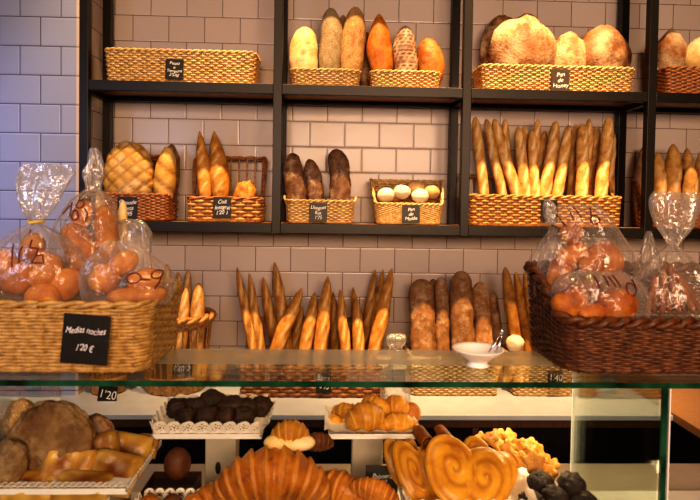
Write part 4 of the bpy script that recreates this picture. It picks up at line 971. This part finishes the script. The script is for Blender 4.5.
# --- left tray: flatbreads and puff pastry
zL = EYE-.525
lx1 = at(160, 446, 1.23).x
lx0 = XG0 + .012
tray_thing('white tray of flatbreads and puff pastries at left in the case', lx0, lx1, 1.03, 1.245, zL, (lx0+.05, lx1-.05, 1.08, 1.2))
doily('white lace doily under the puff pastries at left', lx0+.006, lx1-.006, 1.036, 1.235, zL+.007, .014, .012, True, .6)
gFl = 'floury flatbreads in the left tray'
def flat_px(label, x0,x1,y0,y1,Y,ry,mat,rot,seed,group,name='flatbread',na=.06):
    p, q = at(x0,y1,Y), at(x1,y0,Y); c = (p+q)/2
    o = blob((q.x-p.x)/2, ry, (q.z-p.z)/2, na, 7, seed, 56, 40, bottom=-1.1).build(name, M[mat]); o.location = c; o.rotation_euler = rot
    return tag(o, label, 'bread', group)
flat_px('large floury brown flatbread leaning at left in the case', 6, 96, 403, 484, 1.11, .024, 'coca', (-.35,.30,-.15), 1, gFl, na=.065)
flat_px('pinkish floury bread behind the large flatbread', 78, 117, 412, 452, 1.185, .022, 'boule', (.3,.2,-.2), 2, gFl)
flat_px('flatbread at the far left edge behind the large one', 4, 36, 399, 440, 1.17, .020, 'seeded', (-.2,.1,0), 3, gFl)
flat_px('dark floury flatbread below the large one at left edge', -16, 26, 440, 488, 1.065, .018, 'coca', (-.4,.1,0), 4, gFl)
def puff_mesh(w, d, h, seed):
    b = MB(); n = 26; off = Vector((seed*3.1, seed, 0))
    def hh(u, v):
        e = max(abs(u), abs(v)); k = (1-abs(u)**6)*(1-abs(v)**6)
        return k, e
    def top(i, j):
        u, v = 2*i/(n-1)-1, 2*j/(n-1)-1; k, e = hh(u, v); f = 1-.06*(u*u*v*v)
        z = h*(k**.5)*(1+.25*noise.noise(Vector((u*1.6, v*1.6, 0))+off)) - .35*h*math.exp(-((u*.9)**2+(v*.9)**2)*2.2)
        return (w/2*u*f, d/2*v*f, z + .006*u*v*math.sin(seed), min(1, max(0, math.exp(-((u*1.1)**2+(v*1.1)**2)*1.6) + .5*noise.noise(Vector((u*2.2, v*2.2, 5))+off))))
    def bot(i, j):
        u, v = 2*i/(n-1)-1, 2*j/(n-1)-1; f = 1-.06*(u*u*v*v); return (w/2*u*f, d/2*v*f, .006*u*v*math.sin(seed)-.002)
    b.grid(top, n, n); b.grid(bot, n, n); return b
gPf = 'square puff pastries in the left tray'
for i, (px,py,Y,w,d,rot,lb) in enumerate(((68,471,1.085,.095,.085,(1.1,.14,.15),'front puff pastry square propped on the left ones'),(97,455,1.13,.085,.08,(1.0,-.15,.3),'puff pastry square bridging behind the front one'),(124,454,1.16,.10,.085,(.95,.16,-.05),'top right puff pastry square near the doily'),
        (114,473,1.09,.095,.08,(.85,.14,-.1),'lower right puff pastry square by the tray edge'),(84,487,1.06,.11,.06,(.45,.0,.0),'bottom puff pastry square under the front one'),(30,487,1.06,.095,.06,(.5,-.05,.1),'pale puff pastry square at the lower left'),(146,446,1.195,.05,.05,(.6,.2,.2),'small puff pastry corner at the right end of tray'))):
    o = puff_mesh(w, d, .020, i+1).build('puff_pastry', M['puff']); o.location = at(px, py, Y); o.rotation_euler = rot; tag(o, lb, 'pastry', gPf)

# --- dark dishes below the brownies
dz = EYE - .60
db = thing('pastry_box', 'dark brown box with a single round bun under the brownie tray', 'box', at(172, 480, 1.19))
db.location.z = DECK
x0, x1 = at(146,470,1.19).x, at(196,470,1.19).x
b = MB(); b.box(x0,x1,1.13,1.245,DECK,dz-.004,.002); part(b, 'body', M['darkdish'], db)
b = MB()
for (a,c,e,f) in ((x0,x1,1.13,1.133),(x0,x1,1.242,1.245),(x0,x0+.003,1.13,1.245),(x1-.003,x1,1.13,1.245)): b.box(a,c,e,f,dz-.004,dz+.012,.0008)
part(b, 'rim', M['darkdish'], db)
boule('round_bun', 'dark glazed round bun in the dark box under the brownie tray', 'bun', None, 164, 191, 448, 480, 1.19, .028, 'darkroll', na=.02, seed=80)
lx, rx_ = at(132,498,1.06).x, at(207,498,1.06).x
tray_thing('low white tray of glazed buns at the bottom edge', lx, rx_, 1.02, 1.12, EYE-.592, (lx+.03, rx_-.03, 1.04, 1.1))
doily('white lace doily behind the glazed buns at the bottom edge', lx+.003, rx_-.003, 1.024, 1.116, EYE-.585, .022, .020)
for i, (px,lb) in enumerate(((150,'leftmost glazed bun at the bottom edge of the case'),(172,'middle glazed bun at the bottom edge of the case'),(193,'rightmost glazed bun at the bottom edge of the case'))):
    o = blob(.020,.020,.017,.05,6,90+i,30,20,bottom=-.8).build('glazed_bun', M['croissant'] if i != 1 else M['darkroll']); o.location = at(px, 495, 1.075); o.location.z = EYE-.584+.013; tag(o, lb, 'bun', 'glazed buns on the low tray')

# ------------------------------------------------------------------ LIGHT
def spot(loc, target, energy, col, size=55, blend=.6, rad=.04):
    ld = bpy.data.lights.new('ceiling_or_fill_spot', 'SPOT'); ld.energy = energy; ld.color = col; ld.spot_size = math.radians(size); ld.spot_blend = blend; ld.shadow_soft_size = rad
    o = bpy.data.objects.new('ceiling_or_fill_spot', ld); C.objects.link(o); o.location = loc
    o.rotation_euler = (Vector(target)-Vector(loc)).to_track_quat('-Z', 'Y').to_euler(); return o
def area(loc, target, energy, col, sx, sy):
    ld = bpy.data.lights.new('soft_light', 'AREA'); ld.energy = energy; ld.color = col; ld.shape = 'RECTANGLE'; ld.size = sx; ld.size_y = sy
    o = bpy.data.objects.new('soft_light', ld); C.objects.link(o); o.location = loc
    o.rotation_euler = (Vector(target)-Vector(loc)).to_track_quat('-Z', 'Y').to_euler(); return o
W = (1, .62, .29)
for X, e in ((-.80, 330), (-.12, 560), (.80, 980), (1.45, 300)):
    spot((X, 1.70, EYE+2.8), (X, 2.62, EYE-.1), e, W, 34, .9, .05)
area((0.6, -2.4, EYE+.7), (0.4, 2.8, EYE-.2), 150, (1, .66, .44), 2.6, 1.0)
spot((-.35, .95, EYE+1.8), (-.3, 1.12, EYE-.4), 26, W, 50, .9, .06)
spot((.35, .95, EYE+1.8), (.3, 1.12, EYE-.4), 40, W, 50, .9, .06)
spot((-2.0, .9, EYE+.9), (-1.8, 2.5, EYE+.1), 80, (.33,.46,1.0), 46, .9, .3)  # unseen cool spot added for the daylight on the left wall
area((-1.5, .3, EYE+.5), (-.4, 1.2, EYE-.1), 7, (.62,.72,1.0), .6, .6)
area((XG1-.20, 1.32, GT-.06), (XG1-.16, 1.35, 0), 2.0, (1, .72, .42), .4, .04)  # added unseen area lamp brightening the right end of the case
w = bpy.data.worlds.new('room_ambient'); scene.world = w; w.use_nodes = True
bg = w.node_tree.nodes['Background']; bg.inputs[0].default_value = (.60,.42,.32,1); bg.inputs[1].default_value = .05
